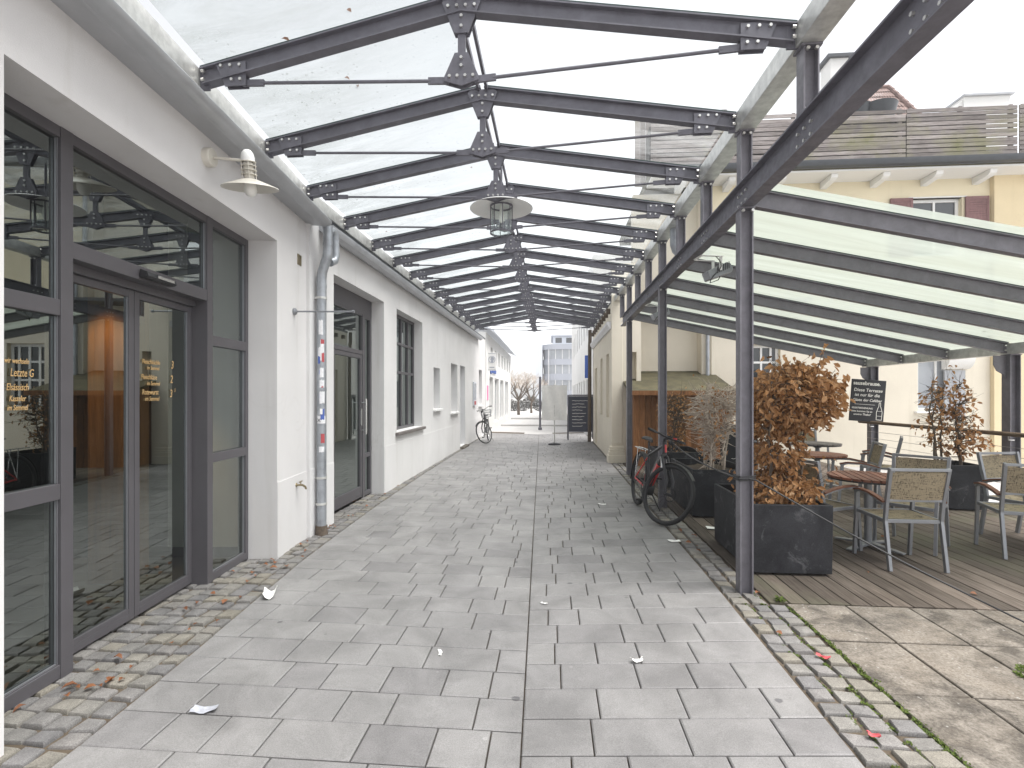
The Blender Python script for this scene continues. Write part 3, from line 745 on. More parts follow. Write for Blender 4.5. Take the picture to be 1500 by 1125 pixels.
# things fixed to the white walls
def wl(p): return M1 @ Vector(p)
dp = thing('downpipe', 'grey zinc downpipe covered in stickers beside the white shop pier', 'downpipe', (-2.555, 5.53, 0))
mb = MB(); mb.tube([(-2.47, 5.50, 3.42), (-2.47, 5.50, 3.12), (-2.485, 5.505, 3.06), (-2.545, 5.53, 2.93), (-2.555, 5.53, 2.86), (-2.555, 5.53, .10)], .052, 18)
mb.tube([(-2.47, 5.60, 3.41), (-2.46, 5.66, 3.38), (-2.46, 5.68, 3.14), (-2.465, 5.66, 3.08), (-2.48, 5.58, 3.04)], .045, 16)
for z in (3.2, 2.75, 1.6): mb.tube([(-2.555 if z < 2.9 else -2.47, 5.53 if z < 2.9 else 5.50, z), (-2.555 if z < 2.9 else -2.47, 5.53 if z < 2.9 else 5.50, z + .035)], .0555, 18)
mb.build('pipe', ZINC, dp, smooth=40)
for z in (.33, .62, 2.62):
    mb = MB(); mb.tube([(-2.555, 5.53, z), (-2.555, 5.53, z + .025)], .059, 18); mb.box(-2.64, -2.60, 5.515, 5.545, z, z + .025); mb.build('pipe_clip', GALV, dp, smooth=40)
mb = MB(); mb.tube([(-2.555, 5.53, -.02), (-2.555, 5.53, .10)], [.068, .062], 18); mb.build('pipe_foot', BARK, dp, smooth=40)
rs = random.Random(5)
for z, h, a, w, m in ((2.22, .16, -75, 50, WHITEST), (2.02, .14, -60, 40, WHITEST), (1.93, .15, -72, 70, WHITEST), (1.92, .10, -50, 30, REDST), (1.90, .08, -95, 28, BLUEST), (1.75, .10, -65, 45, WHITEST), (1.78, .05, -80, 30, BLUEST), (1.62, .10, -62, 55, WHITEST), (1.60, .05, -58, 26, REDST), (1.46, .13, -60, 60, WHITEST), (1.28, .12, -55, 46, BLUEST), (1.34, .06, -70, 30, PAPER), (1.235, .09, -70, 105, WHITEST), (1.02, .10, -52, 44, REDST), (.92, .06, -66, 60, WHITEST), (2.12, .05, -55, 40, REDST), (1.52, .05, -80, 25, BLUEST)):
    mb = MB(); n = 6; rr = .0532 + rs.uniform(0, .0008)
    A = [R(a - w / 2 + w * i / n) for i in range(n + 1)]
    for i in range(n):
        za, zb = z + rs.uniform(-.004, .004), z + h + rs.uniform(-.006, .006)
        mb.quad(*[(-2.555 + rr * math.cos(t), 5.53 + rr * math.sin(t), zz) for t, zz in ((A[i], za), (A[i + 1], za), (A[i + 1], zb), (A[i], zb))])
    if abs(z - 1.235) < .001: mb.m = 0
    mb.build('sticker', m, dp, recalc=False)
M = axes((-2.555 + .0545 * math.cos(R(-74)), 5.53 + .0545 * math.sin(R(-74)), 1.255), (-math.sin(R(-74)), math.cos(R(-74)), 0), (0, 0, 1), (math.cos(R(-74)), math.sin(R(-74)), 0))
text_mesh('sticker_lettering', 'X', .055, M @ Matrix.Translation((-.04, 0, 0)), BLACKP, dp)

wlamp = thing('wall_lamp', 'cream enamel wall lamp with ribbed body and round shade above the shop window', 'wall lamp', tuple(wl((1.5, 0, 3.25))))
mb = MB(); A = Matrix((d1, -n1.cross(d1) * -1, -n1)).transposed()
ax3 = Matrix((d1, UP, -n1)).transposed()   # local z = out of the wall
mb.lathe([(0, 0), (.066, 0), (.066, .045), (.060, .052), (.02, .054), (0, .054)], wl((1.5, 0, 3.27)), 24, ax3)
mb.build('wall_base', LAMPW, wlamp, smooth=40)
mb = MB(); mb.tube([wl((1.5, -.05, 3.27)), wl((1.5, -.26, 3.25))], .0105, 10); mb.build('arm', LAMPW, wlamp, smooth=50)
c = wl((1.5, -.30, 0))
PV0 = wl((1.5, -.30, 3.25)); TILT = Matrix.Translation(PV0) @ Matrix.Rotation(R(11), 4, -n1) @ Matrix.Translation(-PV0)
mb = MB(TILT); mb.lathe([(0, 3.125), (.034, 3.125), (.034, 3.235), (.0, 3.235)], c, 20)
for z in (3.15, 3.18, 3.21, 3.238): mb.lathe([(.052, z), (.056, z + .003), (.052, z + .006), (.034, z + .006), (.034, z)], c, 20)
for i in range(6):
    a = i * math.pi / 3; mb.tube([c + Vector((.052 * math.cos(a), .052 * math.sin(a), 3.12)), c + Vector((.052 * math.cos(a), .052 * math.sin(a), 3.245))], .003, 6)
mb.build('lamp_body', LAMPW, wlamp, smooth=40)
mb = MB(TILT); mb.lathe([(.045, 3.24), (.047, 3.27), (.040, 3.30), (.022, 3.322), (0, 3.328)], c, 20); mb.build('cap', WHITEPL, wlamp, smooth=60)
mb = MB(TILT); mb.lathe([(.035, 3.125), (.06, 3.118), (.192, 3.064), (.194, 3.059), (.187, 3.060), (.058, 3.110), (.035, 3.115)], c, 36); mb.build('lamp_shade', LAMPW, wlamp, smooth=50)
mb = MB(TILT); mb.lathe([(.030, 3.115), (.042, 3.08), (.044, 3.04), (.03, 3.01), (0, 3.0)], c, 16); mb.build('bulb', BULB, wlamp, smooth=60)

mb = MB(); a = wl((3.05, 0, 2.41)); b = wl((3.05, -.60, 2.41))
mb.tube([a, b], .009, 10); mb.lathe([(0, 0), (.035, 0), (.035, .02), (.015, .035), (0, .035)], a, 14, ax3); mb.lathe([(0, 0), (.016, 0), (.016, .02), (0, .02)], b, 12, ax3)
tag(mb.build('sign_bracket', ALU, smooth=40), 'bare metal rod sticking out of the white pier beside the downpipe', 'bracket')
mb = MB(M1); mb.grid_frame(3.14, 3.24, 2.92, 3.03, -.006, .004, .012); mb.box(3.152, 3.228, -.002, .004, 2.932, 3.018)
tag(mb.build('junction_box', BRASS), 'small beige junction box high on the white pier', 'junction box')
mb = MB(); a = wl((3.10, 0, .62)); mb.tube([a, wl((3.10, -.07, .62)), wl((3.12, -.09, .60)), wl((3.13, -.095, .575))], .011, 10)
mb.tube([wl((3.07, -.05, .655)), wl((3.14, -.05, .655))], .007, 8); mb.tube([wl((3.105, -.05, .62)), wl((3.105, -.05, .655))], .006, 8); mb.lathe([(0, 0), (.025, 0), (.02, .012), (0, .012)], a, 12, ax3)
tag(mb.build('garden_tap', BRASS, smooth=40), 'small brass water tap low on the white pier', 'tap')

# ================================================================== PASSAGE CANOPY
VK = [2.17 + k for k in range(16)]
rz = lambda v: RISE * (v - 4)
SK = .13 / 3.9
uEL = lambda v: -2.36 - .122 * (v - 3.3) if v < 5.3 else -2.604
UER, UR = 1.44, -.57
ZE, ZR = 3.705, 4.05      # rafter centre lines at eave and ridge
can = thing('passage_canopy', 'long glazed gable canopy on grey steel trusses over the paved passage', 'canopy', (UR, 4.17, 0))
def vv(v, u): return v + (UER - u) * SK
def rafter_pts(v, s):
    if s < 0: return Vector((uEL(v), vv(v, uEL(v)), ZE + rz(v))), Vector((UR - .006, vv(v, UR), ZR + rz(v)))
    return Vector((UER, vv(v, UER), ZE + rz(v))), Vector((UR + .006, vv(v, UR), ZR + rz(v)))
def bolts(mb, pts, r=.0105, h=.012, nrm=Vector((0, -1, 0))):
    for p in pts:
        mb.cyl(Vector(p) + nrm * h / 2, nrm, r, h, 6)
for v in VK:
    raf = []
    for s in (-1, 1):
        e, a = rafter_pts(v, s); d = (a - e).normalized()
        mb = MB(); mb.ibeam(e, a, .070, .114, .010, .008)
        mb.m = 2; mb.bar(e, a, .05, .016, dz=.065)
        # end plate on the eave beam
        mb.m = 0; mb.bar(e - d * .001 + Vector((0, 0, -.085)), e - d * .001 + Vector((0, 0, .07)), .011, .09, (s, 0, 0))
        mb.m = 1; bolts(mb, [e + d * .02 + Vector((0, -.027, -.03)), e + d * .02 + Vector((0, -.027, .028))], .012, .02, Vector((-s * -1, 0, 0)))
        raf.append(mb.build('rafter', [DARKMETAL, BOLT, GASKET], can))
        # gusset near the eave
        mb = MB(); sx = -s
        O = e + d * .20
        poly = [(-.10, .045), (.115, .045), (.115, -.115), (-.03, -.115)]
        for off in (-.022, .016):
            mb.prism(poly, (O.x, O.y + off, O.z), (sx, 0, 0), (0, 0, 1), (0, 1, 0), .008)
        mb.m = 1; bolts(mb, [O + Vector((sx * x, -.022, z)) for x, z in ((-.055, .02), (.01, .02), (.075, .02), (.02, -.075), (.08, -.075))])
        mb.build('gusset_plate', [DARKMETAL, BOLT], raf[-1])
    yr = vv(v, UR)
    ctr = Vector((UR, yr, 0)); zz = rz(v)
    mb = MB()
    for off in (-.024, .016):
        mb.prism([(-.125, 4.06), (-.045, 3.86), (.045, 3.86), (.125, 4.06), (.10, 4.085), (-.10, 4.085)], (UR, yr + off, zz), (1, 0, 0), (0, 0, 1), (0, 1, 0), .008)
        mb.prism([(-.042, 3.735), (.042, 3.735), (.11, 3.585), (.11, 3.56), (0, 3.525), (-.11, 3.56), (-.11, 3.585)], (UR, yr + off, zz), (1, 0, 0), (0, 0, 1), (0, 1, 0), .008)
    mb.box(UR - .024, UR + .024, yr - .014, yr + .014, 3.56 + zz, 4.06 + zz)
    mb.m = 1
    bolts(mb, [ctr + Vector((x, -.024, z + zz)) for x, z in ((-.085, 4.03), (-.028, 4.03), (.028, 4.03), (.085, 4.03), (0, 3.965), (0, 3.90), (0, 3.70), (0, 3.65), (-.075, 3.585), (-.025, 3.585), (.025, 3.585), (.075, 3.585))])
    mb.build('king_post', [DARKMETAL, BOLT], can)
    for s in (-1, 1):
        e, a = rafter_pts(v, s); d = (a - e).normalized(); O = e + d * .20
        p0 = O + Vector((-s * .085, 0, -.088)); p1 = Vector((UR + s * .08, yr, 3.572 + zz)); dd = (p1 - p0).normalized()
        mb = MB(); mb.tube([p0 + dd * .13, p1 - dd * .12], .011, 8); mb.bar(p0, p0 + dd * .15, .016, .042); mb.bar(p1 - dd * .14, p1, .016, .042)
        mb.build('tie_rod', DARKMETAL, can)
va, vb = VK[0] - .5, VK[-1] + .25
mb = MB()
for du in (-.035, .035): mb.bar((UR + du, va, ZR + .045 + rz(va)), (UR + du, vb, ZR + .045 + rz(vb)), .022, .045)
mb.build('ridge_beam', DARKMETAL, can)
mb = MB(); mb.box(UER + .006, UER + .146, -.5, vb, 3.625, 3.765)
for i, v in enumerate(mb.v): mb.v[i] = Vector((v.x, v.y, v.z + rz(v.y)))
mb.build('box_gutter', GALV, can, bevel=.004)
mb = MB()
pts = [(uEL(x), x) for x in (-.5, 5.3)] + [(-2.604, vb)]
for (ua, a), (ub, b) in zip(pts, pts[1:]):
    mb.hexa([(ua - .14, a, 3.62 + rz(a)), (ua - .008, a, 3.62 + rz(a)), (ub - .008, b, 3.62 + rz(b)), (ub - .14, b, 3.62 + rz(b)), (ua - .14, a, 3.76 + rz(a)), (ua - .008, a, 3.76 + rz(a)), (ub - .008, b, 3.76 + rz(b)), (ub - .14, b, 3.76 + rz(b))])
mb.build('eave_beam', GALV, can)
gv = [VK[0] - 1.0, VK[0] - .02] + VK[1:] + [VK[-1] + .22]
for a, b in zip(gv, gv[1:]):
    for s in (-1, 1):
        mb = MB()
        def gp(v, k):   # k=0 eave, 1 ridge
            e, r_ = rafter_pts(v, s)
            if s < 0: e = e + (e - r_).normalized() * -.02
            p = e.lerp(r_, k); return Vector((p.x, p.y, p.z + .076))
        g = .006
        P = [gp(a + g, 0), gp(b - g, 0), gp(b - g, .985), gp(a + g, .985)]
        if s < 0: P = P[::-1]
        mb.poly([tuple(p) for p in P])
        mb.build('glass_panel', WETGLASS if s < 0 else ROOFGLASS, can, recalc=False)
# ================================================================== TERRACE CANOPY
tc = thing('terrace_canopy', 'lean-to glass canopy over the cafe terrace on grey steel posts', 'canopy', (1.52, 4.17, 0))
UB, UO = 1.52, 5.93
mb = MB(); mb.ibeam((UB, -.4, 3.12), (UB, 11.08, 3.12), .10, .20, .012, .010)
mb.m = 1
for k in range(-3, 8):
    v = 4.17 + k
    bolts(mb, [(UB - .03, v - .035, 3.2205), (UB - .03, v + .06, 3.2205)], .012, .02, Vector((0, 0, 1)))
    bolts(mb, [(UB - .005, v + x, z) for x in (-.06, .02, .10) for z in (3.075, 3.15)], .010, .014, Vector((-1, 0, 0)))
mb.build('beam', [DARKMETAL, BOLT], tc)
for k, v in enumerate((4.17, 7.17, 10.17)):
    mb = MB(); mb.ibeam((UB, v, -.03), (UB, v, 3.005), .10, .10, .010, .008, (1, 0, 0))
    mb.box(UB - .06, UB + .06, v - .06, v + .06, 3.006, 3.019)
    mb.m = 1; bolts(mb, [(UB + x, v - .06, 2.985) for x in (-.035, .035)], .012, .02)
    mb.build('post', [STEEL2, BOLT], tc)
for k in range(-2, 8):
    v = 4.17 + k; zt = 3.61 + rz(v)
    mb = MB(); mb.ibeam((UB, v, 3.222), (UB, v, zt), .09, .09, .009, .007, (1, 0, 0)); mb.box(UB - .06, UB + .06, v - .055, v + .055, zt + .001, zt + .012)
    mb.m = 1; bolts(mb, [(UB + x, v - .046, zt - .02) for x in (-.025, .025)], .011, .016)
    mb.build('stub_post', [STEEL2, BOLT], tc)
for k in range(0, 7):
    v = 4.17 + k
    a = Vector((UB + .055, v, 3.10)); b = Vector((UO - .005, v, 2.165))
    mb = MB(); mb.ibeam(a, b, .066, .135, .010, .008); mb.m = 2; mb.bar(a, b, .045, .014, dz=.0745); mb.m = 0
    d = (b - a).normalized(); mb.bar(b - d * .012 + Vector((0, 0, -.07)), b - d * .012 + Vector((0, 0, .07)), .012, .10, (1, 0, 0))
    mb.m = 1; bolts(mb, [b + Vector((-.02, y, z)) for y in (-.033, .033) for z in (-.03, .03)], .010, .02, Vector((-1, 0, 0)))
    mb.build('rafter', [STEEL2, BOLT, GASKET], tc)
mb = MB(); mb.box(UO, UO + .12, 3.5, 10.3, 2.085, 2.225); mb.build('outer_beam', GALV, tc, bevel=.004)
for v in (4.17, 7.17, 10.06):
    mb = MB(); mb.ibeam((UO + .06, v, -.25), (UO + .06, v, 2.07), .13, .13, .011, .009, (1, 0, 0))
    mb.box(UO - .01, UO + .13, v - .075, v + .075, 2.071, 2.083)
    mb.prism([(-.005, 2.07), (-.16, 2.07), (-.16, 1.95), (-.12, 1.87), (-.04, 1.82), (-.005, 1.76)], (UO + .06 - .06, v - .006, 0), (1, 0, 0), (0, 0, 1), (0, 1, 0), .012)
    mb.build('outer_post', STEEL2, tc)
gv = [4.02] + [4.17 + k for k in range(7)] + [10.45]
for a, b in zip(gv, gv[1:]):
    mb = MB(); g = .006
    def q(v, t): return (UB + .05 + (UO + .10 - UB - .05) * t, v, 3.10 + .083 + (2.165 - 3.10) * t * (UO + .10 - UB - .05) / (UO - UB - .06))
    mb.poly([q(a + g, 0), q(a + g, 1), q(b - g, 1), q(b - g, 0)])
    mb.build('glass_panel', TERRGLASS, tc, recalc=False)

# railing behind the terrace
rl = thing('terrace_railing', 'wire railing with a round wooden handrail behind the terrace', 'railing', (5.86, 8.6, 0))
mb = MB(); mb.tube([(5.86, 3.6, 1.05), (5.86, 10.25, 1.05)], .029, 14); mb.build('handrail', RAILW, rl, smooth=50)
for k in range(7):
    z = .16 + k * .12; mb = MB(); mb.tube([(5.885, 3.6, z), (5.885, 10.06, z)], .0035, 6); mb.build('wire', WIRE, rl)
for v in (4.17, 7.17, 10.06):
    mb = MB(); mb.tube([(5.88, v - .09, 1.03), (5.88, v - .09, .97), (5.95, v - .09, .97), (5.95, v - .06, .97)], .007, 8); mb.build('bracket', WIRE, rl, smooth=50)

# ================================================================== YELLOW HOUSE
V0 = 12.6
yh = thing('yellow_house', 'yellow rendered house with grey slatted roof terrace behind the glass canopy', 'building', (8, V0, 0))
uA, zA = PV(1337, 291, V0); uB_, _ = PV(1409, 291, V0)
l1a, z1 = PV(1092, 505, V0); l1b, _ = PV(1143, 505, V0)
l2a, z2b = PV(1344, 602, V0); l2b, _ = PV(1392, 602, V0)
uc1, _ = PV(1450, 300, V0)
up = (uA, uB_, zA - 1.35, zA)
lw1 = (l1a, l1b, 1.25, z1); lw2 = (l2a, l2b, z2b, 2.55)
M3 = axes((0, V0, 0), (1, 0, 0), (0, 1, 0), (0, 0, 1))
mb = MB(M3); mb.wall(3.82, uc1, -.25, 6.56, .3, [up, lw1, lw2]); mb.build('wall', CREAM if False else YELLOW, yh)
mb = MB(M3); mb.box(uc1 + .001, 17, -.12, .3, -.25, 6.56); mb.build('wall', OCHRE, yh)
mb = MB(M3); mb.box(3.815, uc1 - .002, -.008, .002, -.25, 3.2); mb.m = 0
mb2 = MB(M3); mb2.wall(3.822, uc1 - .003, -.25, 3.35, .01, [lw1, lw2], y=-.009); mb2.build('lower_render', CREAM, yh)
def house_window(w, M, y, mull, trans, par, pane=DARKPANE, ft=.07, name='window'):
    mb = MB(M); mb.grid_frame(w[0], w[1], w[2], w[3], y, y + .06, ft, mull=mull, trans=trans, mw=.05)
    f = mb.build(name, WHITEPL, par, bevel=.004)
    mb = MB(M); mb.quad((w[0] + ft, y + .03, w[2] + ft), (w[1] - ft, y + .03, w[2] + ft), (w[1] - ft, y + .03, w[3] - ft), (w[0] + ft, y + .03, w[3] - ft)); mb.build('pane', pane, f, recalc=False)
    return f
m = (up[0] + up[1]) / 2; house_window(up, M3, .10, (m,), [(up[3] - .5, up[0] + .07, up[1] - .07)], yh)
m = (lw1[0] + lw1[1]) / 2; house_window(lw1, M3, .10, (m, m - .22, m + .22), [(lw1[3] - .42, lw1[0] + .07, lw1[1] - .07), (lw1[3] - .85, lw1[0] + .07, lw1[1] - .07)], yh)
m = (lw2[0] + lw2[1]) / 2; f = house_window(lw2, M3, .08, (m + .1,), [], yh, PALEPANE)
mb = MB(M3); mb.box(lw2[0] - .08, lw2[1] + .08, -.10, .07, lw2[2] - .05, lw2[2] - .003); mb.build('sill', WHITEPL, f, bevel=.006)
mb = MB(M3); mb.box(up[0] - .10, up[1] + .10, -.02, .095, up[3] + .0, up[3] + .03); mb.build('lintel', FARWHITE, yh)
for a, b in ((up[0] - .52, up[0] - .03), (up[1] + .05, up[1] + .55)):
    mb = MB(M3); mb.tint = .5
    mb.box(a, a + .05, -.06, -.02, up[2], up[3]); mb.box(b - .05, b, -.06, -.02, up[2], up[3]); mb.box(a + .05, b - .05, -.058, -.022, up[2], up[2] + .06); mb.box(a + .05, b - .05, -.058, -.022, up[3] - .06, up[3])
    z = up[2] + .06
    while z < up[3] - .08:
        mb.box(a + .05, b - .05, -.052, -.03, z + .004, z + .05); z += .052
    mb.build('shutter', SHUT, yh, tint=True)
# vent hood beside the low window
ua, zt = PV(1379, 524, V0); ub, zb_ = PV(1416, 541, V0)
mb = MB(M3); n = 8
mb.sweep([(-.0, zb_)] + [(-.02 - .24 * math.sin(i / n * math.pi / 2), zb_ + (zt - zb_) * (1 - math.cos(i / n * math.pi / 2))) for i in range(n + 1)] + [(0, zt)], (ua, 0, 0), (ub, 0, 0), (0, 1, 0), (0, 0, 1)); mb.build('vent_hood', FARWHITE, yh)
mb = MB(M3); mb.box(ua + .05, ub - .05, -.03, .0, 1.0, zb_ - .02); mb.build('wall_niche', GUTP, yh)
# eaves
mb = MB(M3); mb.box(2.3, 17, -.62, .02, 6.56, 6.60); mb.build('soffit', FARWHITE, yh)
u = 2.95
while u < 13:
    mb = MB(M3); mb.prism([(0, 6.40), (-.42, 6.44), (-.50, 6.48), (-.52, 6.558), (0, 6.558)], (u, 0, 0), (0, 1, 0), (0, 0, 1), (1, 0, 0), .15); mb.build('rafter_tail', FARWHITE, yh, bevel=.008); u += 1.12
mb = MB(M3); mb.sweep([(-.60, 6.66), (-.64, 6.625), (-.70, 6.615), (-.76, 6.64), (-.785, 6.70), (-.785, 6.76), (-.77, 6.76), (-.60, 6.75)], (2.2, 0, 0), (17, 0, 0), (0, 1, 0), (0, 0, 1)); mb.build('gutter', GUTDARK, yh, smooth=40)
mb = MB(M3); mb.box(2.3, 17, -.55, 5, 6.62, 6.82); mb.build('roof_deck', MOSSR, yh)
rf = random.Random(3)
sections = [(2.3, 5.6), (5.62, 7.9), (7.92, 10.23), (10.27, 12.6), (12.63, 15.5)]
for i, (a, b) in enumerate(sections):
    mb = MB(M3)
    for k in range(11):
        z = 6.86 + k * .1; mb.tint = rf.random(); dz = rf.uniform(-.006, .006)
        sag = rf.uniform(-.012, .012)
        mb.bar((a, -.50, z + .045 + dz), (b, -.50, z + .045 + dz + sag), .022, .080 + rf.uniform(-.005, .003))
    for x in (a + .10, (a + b) / 2, b - .10): mb.tint = rf.random(); mb.box(x - .035, x + .035, -.487, -.42, 6.82, 7.98)
    mb.build('slat_fence', SLATW, yh, tint=True)
mb = MB(M3); mb.box(2.3, 9.7, -.36, .1, 6.82, 7.86); mb.build('dark_backing', INDARK, yh)  # unseen dark box added behind the slats so their gaps read dark
mb = MB(M3); x = 2.1
while x < 4.3:
    mb.tint = rf.random(); mb.box(x, x + .125, .5 + rf.uniform(0, .01), .53, 6.8, 8.65 + rf.uniform(-.02, .02)); x += .133
mb.build('board_screen', SLATW, yh, tint=True)
# hipped tile roof and chimney behind the terrace
def hip_rows(mb, p_l, p_r, t_l, t_r, rows, nt_):
    for r in range(rows):
        f0, f1 = r / rows, (r + 1) / rows + .04
        a0 = Vector(p_l).lerp(Vector(t_l), f0); b0 = Vector(p_r).lerp(Vector(t_r), f0); a1 = Vector(p_l).lerp(Vector(t_l), f1); b1 = Vector(p_r).lerp(Vector(t_r), f1)
        for k in range(nt_):
            s, e = k / nt_, (k + 1) / nt_ - .004; up_ = Vector((0, -.012, .035)); mm = (s + e) / 2
            q = [a0.lerp(b0, s) + up_, a0.lerp(b0, mm) + up_ * 1.0 + (a0 - a1) * .12, a0.lerp(b0, e) + up_, a1.lerp(b1, e), a1.lerp(b1, s)]
            mb.poly(q); mb.quad(q[0] - up_, q[1] - up_ * 1, q[1], q[0]); mb.quad(q[1] - up_, q[2] - up_, q[2], q[1])
pk, zpk = PV(1300, 128, 16.5); br, zbr = PV(1372, 178, 15.2); bl, _ = PV(1180, 178, 15.2); pl, _ = PV(1225, 128, 16.5)
mb = MB(); hip_rows(mb, (bl, 15.2, zbr - .3), (br, 15.2, zbr - .3), (pl, 16.5, zpk), (pk, 16.5, zpk), 9, 26)
hip_rows(mb, (br, 15.2, zbr - .3), (br, 18, zbr - .3), (pk, 16.5, zpk), (pk, 16.7, zpk), 9, 18)
for i in range(10):
    a = Vector((pk, 16.5, zpk)).lerp(Vector((br, 15.2, zbr - .3)), i / 10); b = Vector((pk, 16.5, zpk)).lerp(Vector((br, 15.2, zbr - .3)), (i + 1.15) / 10)
    mb.tube([a + Vector((0, 0, .02)), b + Vector((0, 0, .05))], .07, 8)
mb.tube([(pl, 16.5, zpk), (pk, 16.5, zpk)], .08, 8)
mb.build('tiled_roof', TILE, yh, recalc=False)
mb = MB(); mb.box(bl + .1, br - .25, 15.5, 17.5, 6.8, zbr - .35); mb.build('attic_wall', FARWHITE, yh)
ca, zc = PV(1214, 84, 17.0); cb, _ = PV(1240, 84, 17.0)
mb = MB(); mb.box(ca, cb, 16.9, 17.5, 9.6, zc - .1); mb.m = 1; mb.box(ca - .12, cb + .12, 16.8, 17.6, zc - .1, zc); mb.build('chimney', [FARWHITE, GUTDARK], yh)
# annex wall on the left of the house (behind the shed)
mb = MB(); mb.box(2.03, 3.815, 13.0, 13.3, -.25, 6.56); mb.box(3.6, 3.819, 12.62, 13.0, -.25, 6.56); mb.build('annex_wall', CREAM, yh)
mb = MB(); mb.tube([(3.72, 12.55, 2.0), (3.72, 12.55, 6.5)], .045, 12); mb.build('downpipe', ZINC, yh, smooth=40)
pb = thing('penthouse_block', 'white flat roofed block rising behind the slatted roof terrace', 'building', (13, 21, 0))
pa, zp = PV(1412, 142, 21); pb_, _ = PV(1480, 142, 21); pz, _ = PV(1390, 160, 21)
mb = MB(); mb.box(pa, pb_, 21, 26, 0, zp); mb.prism([(pa - 1.2, zp - .95), (pa - .001, zp - .08), (pa - .001, 0), (pa - 1.2, 0)], (0, 21.05, 0), (1, 0, 0), (0, 0, 1), (0, 1, 0), 4.8); mb.build('wall', FARWHITE, pb)
mb = MB(); mb.box(pa - .06, pb_ + .08, 20.9, 26.1, zp + .001, zp + .07); mb.build('roof_edge', GUTP, pb)

# shed
sh = thing('shed', 'small brown board shed with mossy lean-to roof against the cream wall', 'shed', (2.8, 11.4, 0))
mb = MB(); x = 1.80
while x < 3.72:
    mb.tint = rf.random(); mb.box(x, x + .118, 11.40 + rf.uniform(0, .006), 11.425, -.02, 1.60); x += .124
y = 11.43
while y < 12.9:
    mb.tint = rf.random(); mb.box(3.70, 3.722, y, y + .118, -.02, 1.62 + (y - 11.4) * .27); mb.box(1.80, 1.822, y, y + .118, -.02, 1.62 + (y - 11.4) * .27); y += .124
mb.build('board_wall', SHEDW, sh, tint=True)
mb = MB(); mb.hexa([(1.66, 11.12, 1.575), (3.92, 11.12, 1.575), (3.92, 12.98, 2.08), (1.66, 12.98, 2.08), (1.66, 11.12, 1.64), (3.92, 11.12, 1.64), (3.92, 12.98, 2.15), (1.66, 12.98, 2.15)])
mb.build('roof', MOSSR, sh)
mb = MB(); mb.bar((1.66, 11.108, 1.60), (3.92, 11.108, 1.60), .02, .10); mb.tint = .3; mb.build('fascia', SHEDW, sh, tint=True)

# cream building right of the passage
cb_ = thing('cream_building', 'cream rendered building with stone corner plinth at the end of the canopy', 'building', (1.4, 12.0, 0))
M4 = axes((1.40, 17.4, 0), (0, -1, 0), (1, 0, 0), (0, 0, 1))
hl = [(4.15, 4.75, 1.0, 2.58), (2.6, 3.2, 1.0, 2.58), (.8, 1.5, .02, 2.4)]
mb = MB(M4); mb.wall(0, 5.148, -.05, 3.72, .3, hl)
for h in hl: mb.quad((h[0], .16, h[2]), (h[1], .16, h[2]), (h[1], .16, h[3]), (h[0], .16, h[3]))
mb.build('side_wall', CREAM, cb_)
M5 = axes((1.40, 12.0, 0), (1, 0, 0), (0, 1, 0), (0, 0, 1))
mb = MB(M5); mb.wall(0.0, .66, -.05, 4.6, .25, [(.36, .56, -.05, 2.55)]); mb.quad((.36, .2, 0), (.56, .2, 0), (.56, .2, 2.55), (.36, .2, 2.55)); mb.box(.64, .662, .25, 1.0, -.05, 4.6); mb.build('front_wall', CREAM, cb_)
mb = MB(); mb.box(1.385, 1.64, 11.985, 12.2, .42, 3.60)
for z0_, z1_, e in ((-.03, .17, .085), (.172, .25, .06), (.252, .30, .045), (.302, .36, .025)): mb.box(1.40 - e - .02, 1.66 + e * .5, 12.0 - e - .02, 12.2, z0_, z1_)
mb.build('corner_pillar', CREAM, cb_, bevel=.008)
mb = MB(M4); mb.sweep([(0, 3.1), (-.05, 3.1), (-.07, 3.14), (-.11, 3.2), (-.11, 3.26), (0, 3.26)], (0, 0, 0), (5.38, 0, 0), (0, 1, 0), (0, 0, 1)); mb.build('cornice', WHITE2, cb_)
for k in range(9):
    mb = MB(M4); mb.box(.4 + k * .58, .5 + k * .58, -.10, 0.0, 3.48, 3.6); mb.build('eave_bracket', BARK, cb_)
mb = MB(); mb.box(1.42, 6, 12.3, 17.5, 3.73, 3.8); mb.build('roof', GUTDARK, cb_)
mb = MB(); mb.tube([(1.30, 17.45, 3.75), (1.30, 17.45, 3.4), (1.28, 17.3, 3.2), (1.27, 17.3, 0)], .06, 12); tag(mb.build('downpipe', BARK, smooth=40), 'dark brown downpipe at the far end of the canopy on the cream building', 'downpipe')
mb = MB(); mb.tube([(1.56, 6.62, 3.66), (1.56, 6.62, 3.46), (1.58, 6.62, 3.39), (1.66, 6.63, 3.31), (1.76, 6.64, 3.25)], .062, 16); tag(mb.build('drain_pipe', ZINC, smooth=40), 'thick galvanised pipe curving down from the box gutter beside the stub posts', 'drain pipe')

